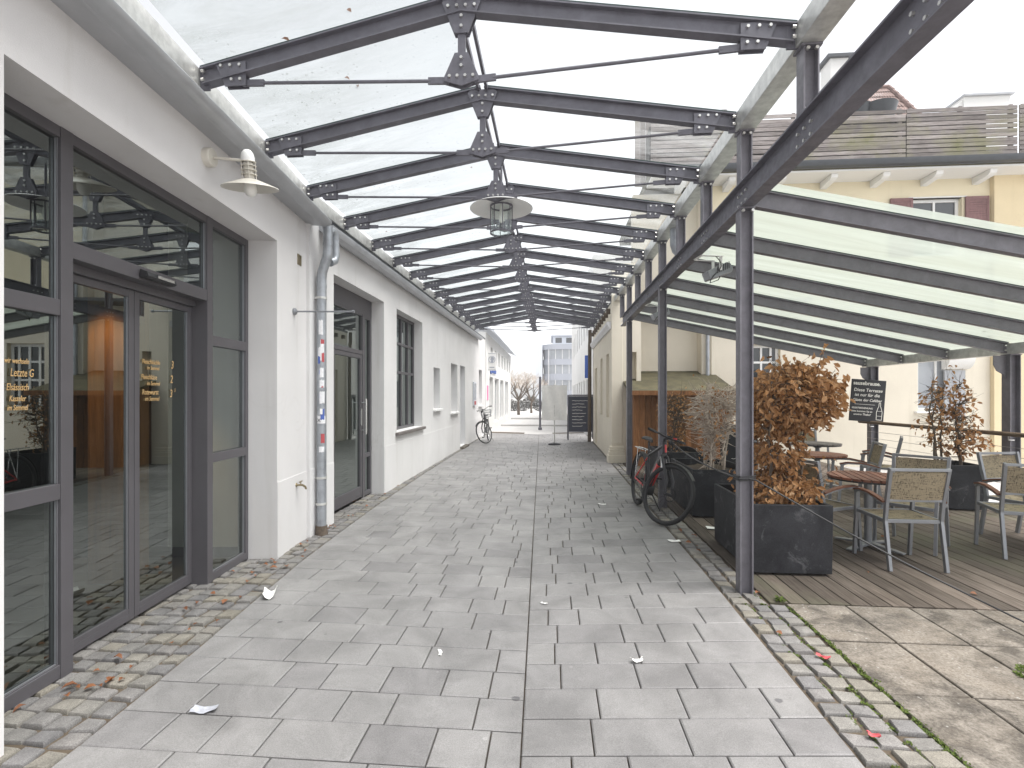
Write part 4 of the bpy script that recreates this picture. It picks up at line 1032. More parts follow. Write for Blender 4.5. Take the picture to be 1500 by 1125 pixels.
# ================================================================== LIGHTS HANGING ON THE STEEL
hl_ = thing('pendant_lantern', 'pendant lantern with a white disc shade and barred glass cylinder under the ridge', 'lantern', (UR + .03, 5.5, 3.4))
c = Vector((UR + .03, 5.52, 0))
mb = MB(); mb.tube([c + Vector((0, 0, 4.02)), c + Vector((0, 0, 3.66))], .012, 8); mb.lathe([(.0, 3.68), (.03, 3.68), (.05, 3.63), (.0, 3.63)], c, 16); mb.build('stem', DARKMETAL, hl_, smooth=40)
mb = MB(); mb.lathe([(0, 3.655), (.06, 3.65), (.12, 3.625), (.335, 3.575), (.340, 3.568), (.330, 3.568), (.12, 3.612), (0, 3.62)], c, 48); mb.build('lamp_shade', WHITEPL, hl_, smooth=50)
mb = MB()
for i in range(8):
    a = i * math.pi / 4 + .2; mb.bar(c + Vector((.118 * math.cos(a), .118 * math.sin(a), 3.30)), c + Vector((.118 * math.cos(a), .118 * math.sin(a), 3.60)), .009, .009)
for z in (3.30, 3.585): mb.lathe([(.112, z), (.124, z), (.124, z + .016), (.112, z + .016), (.112, z)], c, 32)
mb.build('cage', DARKMETAL, hl_)
mb = MB(); mb.lathe([(0, 3.305), (.108, 3.31), (.110, 3.58)], c, 32); mb.build('glass_cylinder', CLEARGLASS, hl_, smooth=50, recalc=False)
mb = MB(); mb.lathe([(0, 3.42), (.02, 3.42), (.03, 3.46), (.03, 3.5), (.018, 3.56), (.018, 3.61), (0, 3.61)], c, 16); mb.build('bulb', BULB, hl_, smooth=50)
def floodlight(loc, rz_, label):
    t = thing('floodlight', label, 'floodlight', loc, rz_, 'floodlights under the canopy beam')
    mb = MB(); mb.prism([(-.13, -.05), (.11, -.065), (.14, -.04), (.14, .03), (.10, .055), (-.13, .045)], (0, -.075, -.16), (.92, 0, .39), (-.39, 0, .92), (0, 1, 0), .15)
    mb.build('housing', ALU, t, local=True, bevel=.012)
    mb = MB()
    for i in range(7): mb.box(-.03 + i * .02, -.022 + i * .02, -.0785, -.0755, -.19 + i * .009, -.12 + i * .009)
    mb.build('cooling_fin', BLACKP, t, local=True)
    mb = MB(); mb.bar((-.2, -.09, -.015), (.02, -.09, -.02), .03, .006); mb.bar((-.2, .09, -.015), (.02, .09, -.02), .03, .006); mb.bar((0, -.09, -.02), (0, -.085, -.16), .03, .005); mb.bar((0, .09, -.02), (0, .085, -.16), .03, .005); mb.bar((-.2, -.09, -.01), (-.2, .09, -.01), .03, .006)
    mb.build('bracket', WHITEPL, t, local=True)
    mb = MB(); pts = [(-.06 + .06 * math.sin(i * .6), -.1, -.02 - i * .035) for i in range(9)]; mb.tube(pts + [(0, -.03, -.25), (.06, 0, -.17)], .005, 6); mb.build('cable', CABLE, t, local=True, smooth=60)
    return t
floodlight((1.74, 5.55, 3.01), R(8), 'nearest grey floodlight with dangling cables under the canopy beam')
floodlight((1.72, 8.3, 3.0), R(8), 'smaller looking floodlight further along the canopy beam')

# ================================================================== PLANTERS AND SHRUBS
def planter(name, label, cx, cy, w, l, h, rz_=0):
    t = thing('planter', label, 'planter', (cx, cy, 0), rz_, 'dark rectangular planters on the deck')
    mb = MB(); th = .035; x, y = w / 2, l / 2
    o = [(-x, -y), (x, -y), (x, y), (-x, y)]; i_ = [(-x + th, -y + th), (x - th, -y + th), (x - th, y - th), (-x + th, y - th)]
    def ring(pts, z, s=1): return [mb.add((p[0] * s, p[1] * s, z)) for p in pts]
    b = ring(o, .02, .985); m1 = ring(o, h); n_ = ring(i_, h); lo_ = ring(i_, h - .18)
    mb.face(b[::-1])
    for p, q in ((b, m1), (m1, n_), (n_, lo_)):
        for k in range(4): mb.face([p[k], p[(k + 1) % 4], q[(k + 1) % 4], q[k]])
    mb.build('box', ANTHR, t, local=True, bevel=.006, weld=True)
    mb = MB(); n = 10; r_ = random.Random(int(cx * 100))
    g = [[mb.add((-x + th + (w - 2 * th) * i / n, -y + th + (l - 2 * th) * j / n, h - .09 + r_.uniform(-.015, .02))) for i in range(n + 1)] for j in range(n + 1)]
    for j in range(n):
        for i in range(n): mb.face([g[j][i], g[j][i + 1], g[j + 1][i + 1], g[j + 1][i]])
    mb.build('soil', SOIL, t, local=True, smooth=80)
    return t
planter('p', 'dark planter with the leafy brown hedge, standing behind the front canopy post', 2.06, 5.08, .67, 1.05, .61)
planter('p', 'dark planter with bare grey twigs behind the leaning red and black bicycle', 2.16, 7.22, .76, 1.2, .61)
planter('p', 'dark planter half hidden behind the bicycle in front of the brown shed', 2.2, 9.25, .72, 1.1, .60)
planter('p', 'dark planter with the thin leafy shrub in front of the wire railing', 5.50, 7.62, .62, .62, .61, R(-8))

def leaf(mb, p, d, nrm, L, W, curl):
    d = d.normalized(); s = d.cross(nrm)
    if s.length < 1e-4: s = d.cross(Vector((1, 0, .3)))
    s.normalize(); n = s.cross(d)
    a = p; m1 = p + d * L * .35 + n * L * curl * .3; m2 = p + d * L * .72 + n * L * curl * .15; e = p + d * L - n * L * curl * .25
    w = W / 2; fold = n * W * .28
    A = mb.add(a); B = mb.add(m1 + s * w + fold); C = mb.add(m2 + s * w * .75 + fold * .8); D = mb.add(e); E = mb.add(m2 - s * w * .75 + fold * .8); F = mb.add(m1 - s * w + fold); H = mb.add(m1); I = mb.add(m2)
    mb.face([A, B, H]); mb.face([H, B, C, I]); mb.face([I, C, D]); mb.face([A, H, F]); mb.face([H, I, E, F]); mb.face([I, D, E])
def shrub(label, cx, cy, z0, stems, blobs, nleaf, lsize, twigs, barkm, seed, leafm=LEAFB, twl=.28, hang=.5, tw=1.0):
    r_ = random.Random(seed)
    t = thing('shrub', label, 'shrub', (cx, cy, z0))
    mb = MB(); nodes = []
    for sx, sy, hh, lean in stems:
        p = Vector((cx + sx, cy + sy, z0)); pts = [p.copy()]; k = 10
        for i in range(k):
            p = p + Vector((r_.uniform(-.03, .03) + lean[0] / k, r_.uniform(-.03, .03) + lean[1] / k, hh / k)); pts.append(p.copy())
        mb.tube(pts, [.016 - .011 * i / k for i in range(k + 1)], 7); nodes += pts[1:]
    ends = []
    def rnd_in_blobs():
        tot = sum(b[6] for b in blobs); x = r_.uniform(0, tot)
        for b in blobs:
            x -= b[6]
            if x <= 0: break
        while True:
            q = Vector((r_.uniform(-1, 1), r_.uniform(-1, 1), r_.uniform(-1, 1)))
            if q.length < 1: break
        if q.length > .02: q = q * (q.length ** -.35)
        if q.length > 1: q.normalize()
        return Vector((cx + b[0] + q.x * b[3], cy + b[1] + q.y * b[4], z0 + b[2] + q.z * b[5]))
    for i in range(twigs):
        q = rnd_in_blobs(); nd = min(nodes, key=lambda a: (a - q).length_squared + max(0, a.z - q.z) * .3)
        mid = nd.lerp(q, .5) + Vector((r_.uniform(-.06, .06), r_.uniform(-.06, .06), r_.uniform(-.02, .07)))
        mb.tube([nd, nd.lerp(mid, .5) + Vector((r_.uniform(-.02, .02),) * 3), mid, q], [.0065 * tw, .005 * tw, .0038 * tw, .0018 * tw], 4, caps=False)
        ends += [mid, q, mid.lerp(q, .5)]
        if i % 2 == 0:
            dd = Vector((r_.uniform(-1, 1), r_.uniform(-1, 1), r_.uniform(-.5, 1))).normalized() * r_.uniform(.08, twl)
            mb.tube([mid, mid + dd * .5 + Vector((r_.uniform(-.03, .03),) * 3), mid + dd], [.0035 * tw, .0026 * tw, .0014 * tw], 4, caps=False); ends += [mid + dd, mid + dd * .6]
            d2 = dd + Vector((r_.uniform(-.1, .1), r_.uniform(-.1, .1), r_.uniform(-.05, .12))); mb.tube([mid + dd * .5, mid + dd * .5 + d2 * .7], [.0022 * tw, .0012 * tw], 3, caps=False); ends.append(mid + dd * .5 + d2 * .7)
    mb.build('branches', barkm, t, recalc=False, smooth=60)
    if nleaf:
        mb = MB()
        for i in range(nleaf):
            p = r_.choice(ends) + Vector((r_.gauss(0, .035), r_.gauss(0, .035), r_.gauss(0, .03)))
            if r_.random() < .45: p = rnd_in_blobs()
            out = Vector((p.x - cx, p.y - cy, 0)) * .8
            d = out + Vector((r_.uniform(-1, 1), r_.uniform(-1, 1), r_.uniform(-1, .5) - hang))
            mb.tint = min(1, max(0, r_.betavariate(2, 2)))
            L = lsize * r_.uniform(.65, 1.25)
            leaf(mb, p, d, Vector((r_.uniform(-1, 1), r_.uniform(-1, 1), r_.uniform(-.3, 1))), L, L * r_.uniform(.42, .58), r_.uniform(-.3, .55))
        mb.build('foliage', leafm, t, recalc=False, tint=True)
    return t
shrub('tall hornbeam hedge with dense dry brown leaves in the front planter', 2.17, 5.05, .52, [(-.12, -.2, 1.0, (-.05, 0)), (.05, 0, 1.1, (.05, 0)), (.0, .25, 1.0, (0, .1)), (.12, -.1, 1.05, (.15, 0))],
      [(-.05, -.05, .15, .33, .42, .17, 1.25), (-.03, 0, .52, .22, .36, .25, 1.0), (.12, 0, 1.02, .40, .46, .32, 2.8), (-.12, 0, .93, .22, .36, .26, 1.0), (.33, 0, .95, .17, .3, .17, .5)], 5400, .066, 330, BARK, 21)
shrub('bare grey tangle of dead twigs in the planter behind the bicycle', 2.2, 7.15, .5, [(-.1, -.2, 1.05, (-.1, 0)), (.02, .1, 1.15, (0, 0)), (.1, -.1, 1.1, (.15, 0)), (-.02, .35, 1.1, (0, 0)), (.2, .2, 1.0, (.1, .1))],
      [(-.05, 0, .75, .40, .5, .36, 2.0), (.15, 0, 1.0, .34, .5, .22, 1.2), (-.02, 0, .35, .2, .35, .25, .8)], 170, .06, 430, TWIG, 33, twl=.30, tw=1.5)
shrub('thin upright shrub with sparse orange brown leaves before the railing', 5.50, 7.6, .5, [(-.22, -.12, 1.2, (.05, 0)), (-.05, .0, 1.2, (0, 0)), (.12, -.1, 1.15, (0, 0)), (.24, .08, .9, (.1, 0)), (.02, .2, 1.1, (0, 0))],
      [(.02, 0, 1.02, .36, .3, .24, 1.6), (.16, 0, .55, .28, .3, .4, 1.6), (-.1, 0, .6, .3, .3, .3, .6), (.38, 0, .42, .2, .2, .12, .4)], 620, .07, 200, BARK, 45)
shrub('dead brown hedge remains with few leaves next to the brown shed', 2.2, 9.25, .5, [(-.1, -.2, .9, (0, 0)), (.1, .2, .9, (0, 0)), (0, 0, .95, (0, 0))],
      [(0, 0, .75, .32, .45, .35, 2.0), (0, 0, .3, .2, .35, .2, .6)], 420, .06, 260, BARK, 57)
# ================================================================== CAFE FURNITURE
def face_rz(fx, fy):
    wx, wy = fx * CS - fy * SN, fx * SN + fy * CS
    return math.atan2(-wx, wy)
def make_chair():
    t = thing('chair', 'chair', 'chair', group='terrace armchairs with woven seats')
    for s in (-1, 1):
        mb = MB(); P = [(s * .232, -.285, 0), (s * .232, -.215, .43), (s * .232, -.235, .60), (s * .238, -.30, .905)]
        for a, b in zip(P, P[1:]): mb.bar(a, Vector(b) + (Vector(b) - Vector(a)).normalized() * .004, .026, .034, (0, 1, 0))
        mb.build('leg', ALU, t, local=True)
        mb = MB(); P = [(s * .252, .235, 0), (s * .252, .205, .40), (s * .256, .185, .625), (s * .258, .14, .645)]
        for a, b in zip(P, P[1:]): mb.bar(a, Vector(b) + (Vector(b) - Vector(a)).normalized() * .004, .026, .034, (0, 1, 0))
        mb.build('leg', ALU, t, local=True)
        mb = MB(); pts = [(s * .258, .215, .634), (s * .262, .12, .655), (s * .262, -.02, .652), (s * .255, -.14, .628), (s * .247, -.232, .600)]
        for a, b in zip(pts, pts[1:]): mb.bar(a, b, .042, .016)
        mb.m = 1
        for a, b in zip(pts, pts[1:]): mb.bar(a, b, .026, .016, dz=-.0165)
        mb.build('armrest', [ARMW, ALU], t, local=True, tint=True)
    mb = MB()
    for s in (-1, 1): mb.bar((s * .232, -.205, .425), (s * .245, .215, .435), .024, .032)
    mb.bar((-.235, .212, .433), (.235, .212, .433), .024, .032); mb.bar((-.22, -.212, .425), (.22, -.212, .425), .024, .032)
    mb.build('seat_frame', ALU, t, local=True, bevel=.003)
    mb = MB(); n = 8
    def grid(fn):
        g = [[mb.add(fn(i / n, j / n)) for i in range(n + 1)] for j in range(n + 1)]
        for j in range(n):
            for i in range(n): mb.face([g[j][i], g[j][i + 1], g[j + 1][i + 1], g[j + 1][i]])
    grid(lambda x, y: (-.222 + .444 * x, -.20 + .40 * y, .442 - .03 * math.sin(math.pi * x) * math.sin(math.pi * y)))
    grid(lambda x, y: (-.222 + .444 * x, -.20 + .40 * y, .438 - .03 * math.sin(math.pi * x) * math.sin(math.pi * y)))
    mb.build('seat', WEAVE, t, local=True, smooth=60, recalc=False)
    mb = MB()
    grid(lambda x, y: (-.218 + .436 * x, -.250 - .052 * y - .018 * math.sin(math.pi * x), .625 + .245 * y))
    grid(lambda x, y: (-.218 + .436 * x, -.246 - .052 * y - .018 * math.sin(math.pi * x), .625 + .245 * y))
    mb.build('backrest', WEAVE, t, local=True, smooth=60, recalc=False)
    mb = MB(); mb.bar((-.245, -.304, .895), (.245, -.304, .895), .028, .026); mb.build('top_rail', ALU, t, local=True, bevel=.003)
    mb = MB(); mb.bar((-.22, -.243, .615), (.22, -.243, .615), .02, .022); mb.build('back_rail', ALU, t, local=True, bevel=.003)
    return t
chair0 = make_chair()
chairs = [((3.59, 4.77), (.10, .995), 'silver armchair seen from behind at the nearest red brown table'),
          ((4.12, 5.28), (-.80, -.60), 'silver armchair facing the camera across the nearest red brown table'),
          ((3.17, 5.27), (.95, .30), 'silver armchair tucked between the leafy planter and the nearest red brown table'),
          ((5.50, 5.47), (.10, -.99), 'silver armchair in front of the planter with the thin shrub, facing the camera'),
          ((4.98, 5.02), (.36, .93), 'silver armchair cut off by the right picture edge, seen from behind'),
          ((4.68, 7.02), (-.93, .35), 'silver armchair right of the middle round table, turned sideways'),
          ((5.75, 8.05), (-.8, .6), 'silver armchair standing close to the wire railing and the chalkboard'),
          ((5.50, 9.50), (-.15, -1), 'silver armchair behind the dark grey round table at the back'),
          ((3.72, 7.30), (1, .05), 'silver armchair left of the middle round table, behind the front post')]
for i, ((X, Y), f, lab) in enumerate(chairs):
    c = chair0 if i == 0 else copy_tree(chair0)
    c.location = (*cw(X, Y), 0.002); c.rotation_euler = (0, 0, face_rz(*f)); c['label'] = lab
def make_table(name, X, Y, topmat, label, rz_):
    t = thing(name, label, 'table', (*cw(X, Y), 0.002), rz_, 'round slatted bistro tables')
    mb = MB(); r = .36; n = 10; w = 2 * r / n; rt = random.Random(int(X * 77))
    for k in range(n):
        a, b = -r + k * w + .006, -r + (k + 1) * w - .006; mb.tint = rt.random(); top = []; bot = []
        L = [(a + (b - a) * i / 4) for i in range(5)]
        up_ = [(x, math.sqrt(max(r * r - x * x, 0))) for x in L]
        poly = up_ + [(x, -y) for x, y in up_[::-1]]
        poly = [p for i, p in enumerate(poly) if i == 0 or (Vector(p) - Vector(poly[i - 1])).length > 1e-4]
        if (Vector(poly[0]) - Vector(poly[-1])).length < 1e-4: poly.pop()
        mb.prism(poly, (0, 0, .708), (1, 0, 0), (0, 1, 0), (0, 0, 1), .022)
    mb.build('table_top', topmat, t, local=True, tint=True)
    mb = MB(); mb.lathe([(.345, .690), (.352, .690), (.352, .7075), (.345, .7075), (.345, .690)], (0, 0, 0), 40); mb.bar((-.34, 0, .699), (.34, 0, .699), .03, .014); mb.bar((0, -.34, .699), (0, .34, .699), .03, .013)
    mb.build('rim', BLACKP, t, local=True)
    mb = MB(); mb.tube([(0, 0, .05), (0, 0, .68)], .036, 16); mb.lathe([(0, .64), (.06, .65), (.08, .69), (0, .69)], (0, 0, 0), 16); mb.build('column', ALU, t, local=True, smooth=40)
    for k in range(4):
        a = math.pi / 4 + k * math.pi / 2; d = Vector((math.cos(a), math.sin(a), 0))
        mb = MB(); mb.bar(d * .03 + Vector((0, 0, .045)), d * .33 + Vector((0, 0, .018)), .075, .03, w2=.055, h2=.014); mb.build('foot', ALU, t, local=True, bevel=.004)
make_table('bistro_table', 3.63, 5.22, TABLEW, 'nearest round red brown slatted table beside the leafy planter', R(-14))
make_table('bistro_table', 5.66, 5.02, TABLEW, 'round table mostly beyond the right picture edge, only its foot showing', R(0))
make_table('bistro_table', 4.28, 7.18, TABLEW, 'middle round red brown table half hidden by the dry leaves', R(40))
make_table('bistro_table', 5.25, 8.8, SLATW, 'dark grey weathered round table furthest back on the deck', R(10))

# ================================================================== BOARDS
sb = thing('terrace_chalkboard', 'black chalkboard with white writing and a bottle drawing, tilted on the railing post', 'chalkboard', (5.80, 9.90, 1.45))
MS = axes((5.80, 9.90, 1.45), (1, 0, 0), (0, 0, 1), (0, -1, 0)) @ Matrix.Rotation(R(-4.2), 4, 'Z')
mb = MB(MS); mb.box(-.30, .30, -.385, .385, -.012, .012); mb.build('board', BOARD, sb, bevel=.004)
for txt, x, y, s, sh_ in (('sausebrause.', -.275, .285, .094, 0), ('Diese Terrasse', -.26, .165, .082, .15), ('ist nur für die', -.24, .075, .080, .15), ('Gäste der Cafébar', -.265, -.015, .068, .15), ('SELBSTBEDIENUNG', -.275, -.155, .043, .1), ('bitte kommen Sie an', -.275, -.215, .044, .15), ('unsere Theke!', -.235, -.275, .052, .15)):
    text_mesh('lettering', txt, s, MS @ Matrix.Translation((x, y, .0135)), CHALK, sb, shear=sh_, bold=.0018 if sh_ == 0 else .0005)
mb = MB(MS); mb.box(-.23, .13, -.075, -.07, .0125, .0145)
bt = [(.17, -.34), (.26, -.34), (.265, -.2), (.245, -.13), (.23, -.09), (.228, -.03), (.202, -.03), (.20, -.09), (.185, -.13), (.165, -.2)]
for a, b in zip(bt, bt[1:] + bt[:1]): mb.bar((*a, .0135), (*b, .0135), .009, .002, (0, 0, 1))
for y in (-.18, -.27): mb.bar((.168, y, .0135), (.262, y, .0135), .006, .002, (0, 0, 1))
mb.build('chalk_drawing', CHALK, sb)

mbd = thing('menu_board', 'dark menu board on the deck showing behind the front canopy post', 'chalkboard', (*cw(3.98, 9.0), 0), face_rz(-.35, -1))
mb = MB(); mb.prism([(-.30, .02), (.30, .02), (.30, 1.02), (-.30, 1.02)], (0, .10, 0), (1, 0, 0), (0, -.09, .996), (0, .996, .09), .025); mb.build('board', BOARD, mbd, local=True, bevel=.004)
mb = MB(); mb.prism([(-.29, .02), (.29, .02), (.29, 1.0), (-.29, 1.0)], (0, -.20, 0), (1, 0, 0), (0, .16, .987), (0, .987, -.16), .02); mb.build('rear_leg', BOARD, mbd, local=True)
rk = random.Random(4); mb = MB()
for k in range(7):
    y = .85 - k * .1
    mb.tube([(-.2 + i * .04, .131 - .09 * y, y + rk.uniform(-.012, .012)) for i in range(rk.randint(5, 9))], .003, 4)
mb.build('chalk_writing', CHALK, mbd, local=True)

pbd = thing('pavement_board', 'large dark blue chalkboard standing at the far end of the passage by the cream building', 'chalkboard', (1.02, 17.9, 0), R(0))
mb = MB(); mb.prism([(-.42, .28), (.42, .28), (.42, 1.52), (-.42, 1.52)], (0, 0, 0), (1, 0, 0), (0, .08, .997), (0, .997, -.08), .03); mb.build('board', mk('blue_black_board', (.045, .05, .075), .6), pbd, local=True)
mb = MB()
for s in (-1, 1):
    mb.bar((s * .44, -.015, 0), (s * .44, .11, 1.56), .05, .045, (0, 1, 0)); mb.bar((s * .44, .55, 0), (s * .44, .13, 1.5), .04, .03, (0, 1, 0))
mb.bar((-.42, .115, 1.55), (.42, .115, 1.55), .045, .05)
mb.build('frame', DARKMETAL, pbd, local=True)
mb = MB()
for k in range(9):
    y = 1.36 - k * .11; mb.tube([(-.3 + i * .06, .08 * y - .004, y + rk.uniform(-.012, .012)) for i in range(rk.randint(6, 11))], .006, 4)
mb.build('chalk_writing', CHALK, pbd, local=True)
wb = thing('blur_filler_panel', 'pale blank banner on a thin pole with a round dark foot, added in place of a blurred shape in the passage', 'panel', (*cw(1.36, 16.4), -.03))  # made-up object filling in for a pale blurred shape
mb = MB(); mb.lathe([(0, 0), (.20, 0), (.19, .03), (.05, .06), (0, .06)], (0, 0, 0), 24); mb.build('foot', ANTHR, wb, local=True, smooth=40)
mb = MB(); mb.tube([(0, 0, .05), (0, 0, 1.95)], .018, 10); mb.build('pole', GALV, wb, local=True)
mb = MB(); n = 10
g = [[(-.40 + .8 * i / n, -.03 + .02 * math.sin(i * 1.3 + j * .5), .78 + 1.12 * j / n) for i in range(n + 1)] for j in range(n + 1)]
ix = [[mb.add(p) for p in r_] for r_ in g]; ix2 = [[mb.add((p[0], p[1] + .008, p[2])) for p in r_] for r_ in g]
for j in range(n):
    for i in range(n): mb.face([ix[j][i], ix[j][i + 1], ix[j + 1][i + 1], ix[j + 1][i]]); mb.face([ix2[j][i + 1], ix2[j][i], ix2[j + 1][i], ix2[j + 1][i + 1]])
mb.build('cloth', PAPER, wb, local=True, smooth=60, recalc=False)

# ================================================================== BICYCLES
def bicycle(label, loc, heading, lean, steer, paint, accent, city=False):
    t = thing('bicycle', label, 'bicycle', loc, 0)
    phi = math.atan2(-heading[0], heading[1]); t.rotation_euler = (0, lean, phi)
    WR = .368
    A = Matrix(((0, 0, 1), (1, 0, 0), (0, 1, 0)))
    rear, front = Vector((0, -.57, WR)), Vector((0, .58, WR))
    ht, hb = Vector((0, .295, .96)), Vector((0, .35, .82)); ax = (ht - hb).normalized()
    S = Matrix.Translation(hb) @ Matrix.Rotation(steer, 4, ax) @ Matrix.Translation(-hb)
    bb = Vector((0, -.12, .305)); st = Vector((0, -.30, .78 if not city else .70))
    mb = MB(); mb.tube([hb + ax * -.01, ht + ax * .01], .024, 12)
    if city: mb.tube([ht, Vector((0, .1, .62)), bb + Vector((0, .03, .12))], .020, 10); mb.tube([hb, Vector((0, .12, .50)), bb], .022, 10)
    else: mb.tube([ht - ax * .03, st - Vector((0, -.03, .04))], .019, 10); mb.tube([hb + ax * .01, bb], [.030, .034], 12)
    mb.tube([bb, st], .018, 10); mb.tube([st, st + Vector((0, -.04, .14))], .014, 10)
    fo = mb.build('frame', paint, t, local=True, smooth=50); mb = MB()
    for s in (-1, 1):
        mb.tube([bb + Vector((s * .03, 0, 0)), rear + Vector((s * .065, .06, 0)), rear + Vector((s * .065, 0, 0))], .011, 8)
        mb.tube([st + Vector((s * .015, .02, -.08)), rear + Vector((s * .065, 0, .01))], .009, 8)
    mb.build('rear_stay', accent, t, local=True, smooth=50)
    if not city:
        mb = MB(); d = (hb - bb).normalized(); mb.bar(bb + d * .16 + Vector((0, .0, .06)), bb + d * .52 + Vector((0, 0, .06)), .065, .075); mb.build('battery', BIKEBLK, t, local=True, bevel=.015)
        mb = MB(); mb.cyl(bb, (1, 0, 0), .085, .11, 20); mb.build('motor', BLACKP, t, local=True, bevel=.01)
        mb = MB(); mb.bar(bb + d * .10 + Vector((.0, 0, .0)), bb + d * .50, .072, .055); mb.build('accent_panel', accent, t, local=True, bevel=.01)
    mb = MB(S)
    for s in (-1, 1):
        mb.tube([hb + Vector((s * .055, .02, -.03)), front + Vector((s * .06, -.03, .16)), front + Vector((s * .06, 0, 0))], [.018, .020, .013], 10)
    mb.tube([hb + Vector((-.055, .02, -.03)), hb + Vector((0, .01, -.005)), hb + Vector((.055, .02, -.03))], .02, 10)
    mb.build('fork', paint if city else BIKEBLK, t, local=True, smooth=50)
    if not city:
        mb = MB(S)
        for s in (-1, 1): mb.tube([hb + Vector((s * .055, .022, -.04)), hb + Vector((s * .057, .075, -.17))], .0165, 10)
        mb.build('fork_stanchion', CHROME, t, local=True, smooth=50)
    def wheel(c, M):
        w = .027 if not city else .02
        mb = MB(M); mb.torus(c, A, WR - w - .018, .011, 48, 6)
        mb.cyl(c, (1, 0, 0), .022, .11, 12)
        for i in range(28):
            a = 2 * math.pi * i / 28; s = 1 if i % 2 else -1; b = a + (.25 if i % 4 < 2 else -.25)
            mb.tube([c + A @ Vector((.02 * math.cos(b), .02 * math.sin(b), s * .028)), c + A @ Vector(((WR - w - .02) * math.cos(a), (WR - w - .02) * math.sin(a), 0))], .0012, 4, caps=False)
        if not city:
            for i in range(24):
                a = 2 * math.pi * i / 24; b = 2 * math.pi * (i + .8) / 24
                mb.quad(*[c + A @ Vector((r_ * math.cos(x), r_ * math.sin(x), -.045)) for r_, x in ((.07, a), (.085, a), (.085, b), (.07, b))])
        o = mb.build('wheel', BIKEBLK if not city else CHROME, t, local=True, recalc=False, smooth=50)
        mb = MB(M); mb.torus(c, A, WR - w, w, 64, 10)
        if not city:
            for i in range(64):
                for s in (-1, 0, 1):
                    a = 2 * math.pi * (i + (.5 if s == 0 else 0)) / 64; p = c + A @ Vector(((WR - .004 - abs(s) * .006) * math.cos(a), (WR - .004 - abs(s) * .006) * math.sin(a), s * .014))
                    tn = A @ Vector((-math.sin(a), math.cos(a), 0)); mb.bar(p - tn * .006, p + tn * .006, .010, .010, tuple(A @ Vector((math.cos(a), math.sin(a), 0))))
        mb.build('tyre', RUBBER, o, local=True, smooth=50)
    wheel(rear, None); wheel(front, S)
    # handlebar
    hc = ht + Vector((0, .05, .07)) if not city else ht + Vector((0, .02, .12))
    mb = MB(S); mb.tube([ht, ht + ax * .05, hc], .017, 10)
    if city: bar = [(-.29, -.16, .03), (-.27, -.03, .045), (-.10, .02, .0), (0, .02, 0), (.10, .02, 0), (.27, -.03, .045), (.29, -.16, .03)]
    else: bar = [(-.36, -.04, .02), (-.16, -.01, .012), (-.06, 0, 0), (.06, 0, 0), (.16, -.01, .012), (.36, -.04, .02)]
    bar = [hc + Vector(b) for b in bar]; mb.tube(bar, .0125, 10)
    hbr = mb.build('handlebar', BIKEBLK if not city else CHROME, t, local=True, smooth=50)
    for s in (0, -1):
        mb = MB(S); a, b = bar[s], bar[1 if s == 0 else -2]; mb.tube([a, a.lerp(b, .6 if not city else .8)], [.0165, .0165], 12)
        q = a.lerp(b, .7); mb.tube([q, q + Vector((0, .03, -.01)), a.lerp(b, .15) + Vector((0, .055, -.015))], .006, 6); mb.build('grip', BLACKP, hbr, local=True, smooth=50)
    mb = MB(S); mb.box(-.03, .03, hc.y - .015, hc.y + .03, hc.z + .014, hc.z + .03); mb.cyl(hc + Vector((0, .06, -.05)), (0, 1, -.2), .03, .05, 14); mb.build('headlight', BLACKP, hbr, local=True, smooth=40)
    mb = MB(S)
    for k in range(3):
        x = -.10 + .1 * k; mb.tube([hc + Vector((x, .01, 0)), hc + Vector((x * .8, .09, .03)), hc + Vector((x * .3, .11, -.10)), hb + Vector((.03, .06, -.02))], .0035, 5)
    mb.build('brake_cable', CABLE, hbr, local=True, smooth=60)
    if not city:
        mb = MB(S); mb.bar(hb + ax * .03 + Vector((0, .026, 0)), hb + ax * .13 + Vector((0, .026, 0)), .03, .012, (0, 1, 0)); mb.bar(hc + Vector((-.13, .0, .02)), hc + Vector((-.10, 0, .02)), .04, .025); mb.build('red_trim', accent, hbr, local=True, bevel=.004)
    # mudguards
    def guard(c, a0, a1, M, w=.034):
        mb = MB(M); n = 14; prev = None
        for i in range(n + 1):
            a = a0 + (a1 - a0) * i / n; row = []
            for k in range(5):
                x = (k / 4 - .5) * 2; r_ = WR + .022 - .012 * x * x
                row.append(mb.add(c + Vector((x * w, r_ * math.cos(a), r_ * math.sin(a)))))
            if prev:
                for k in range(4): mb.face([prev[k], prev[k + 1], row[k + 1], row[k]])
            prev = row
        mb.build('mudguard', BLACKP if not city else BIKEBLK, t, local=True, smooth=60, recalc=False)
    guard(front, R(40), R(125), S); guard(rear, R(35), R(190), None)
    # saddle
    sp = st + Vector((0, -.045, .15)); mb = MB(); prof = [(-.14, .075, .02), (-.10, .078, .03), (-.03, .055, .022), (.05, .026, .014), (.13, .018, .006), (.15, .008, 0)]
    prev = None
    for y, w, z in prof:
        row = [mb.add(sp + Vector((w * math.cos(R(k * 45)), y, z + .026 * math.sin(R(k * 45)) * (1 if k < 5 else .8)))) for k in range(8)]
        if prev:
            for k in range(8): mb.face([prev[k], prev[(k + 1) % 8], row[(k + 1) % 8], row[k]])
        else: mb.face(row)
        prev = row
    mb.face(prev[::-1]); mb.build('saddle', BLACKP, t, local=True, smooth=60)
    mb = MB(); mb.torus(bb + Vector((.07, 0, 0)), A, .085, .006, 28, 6)
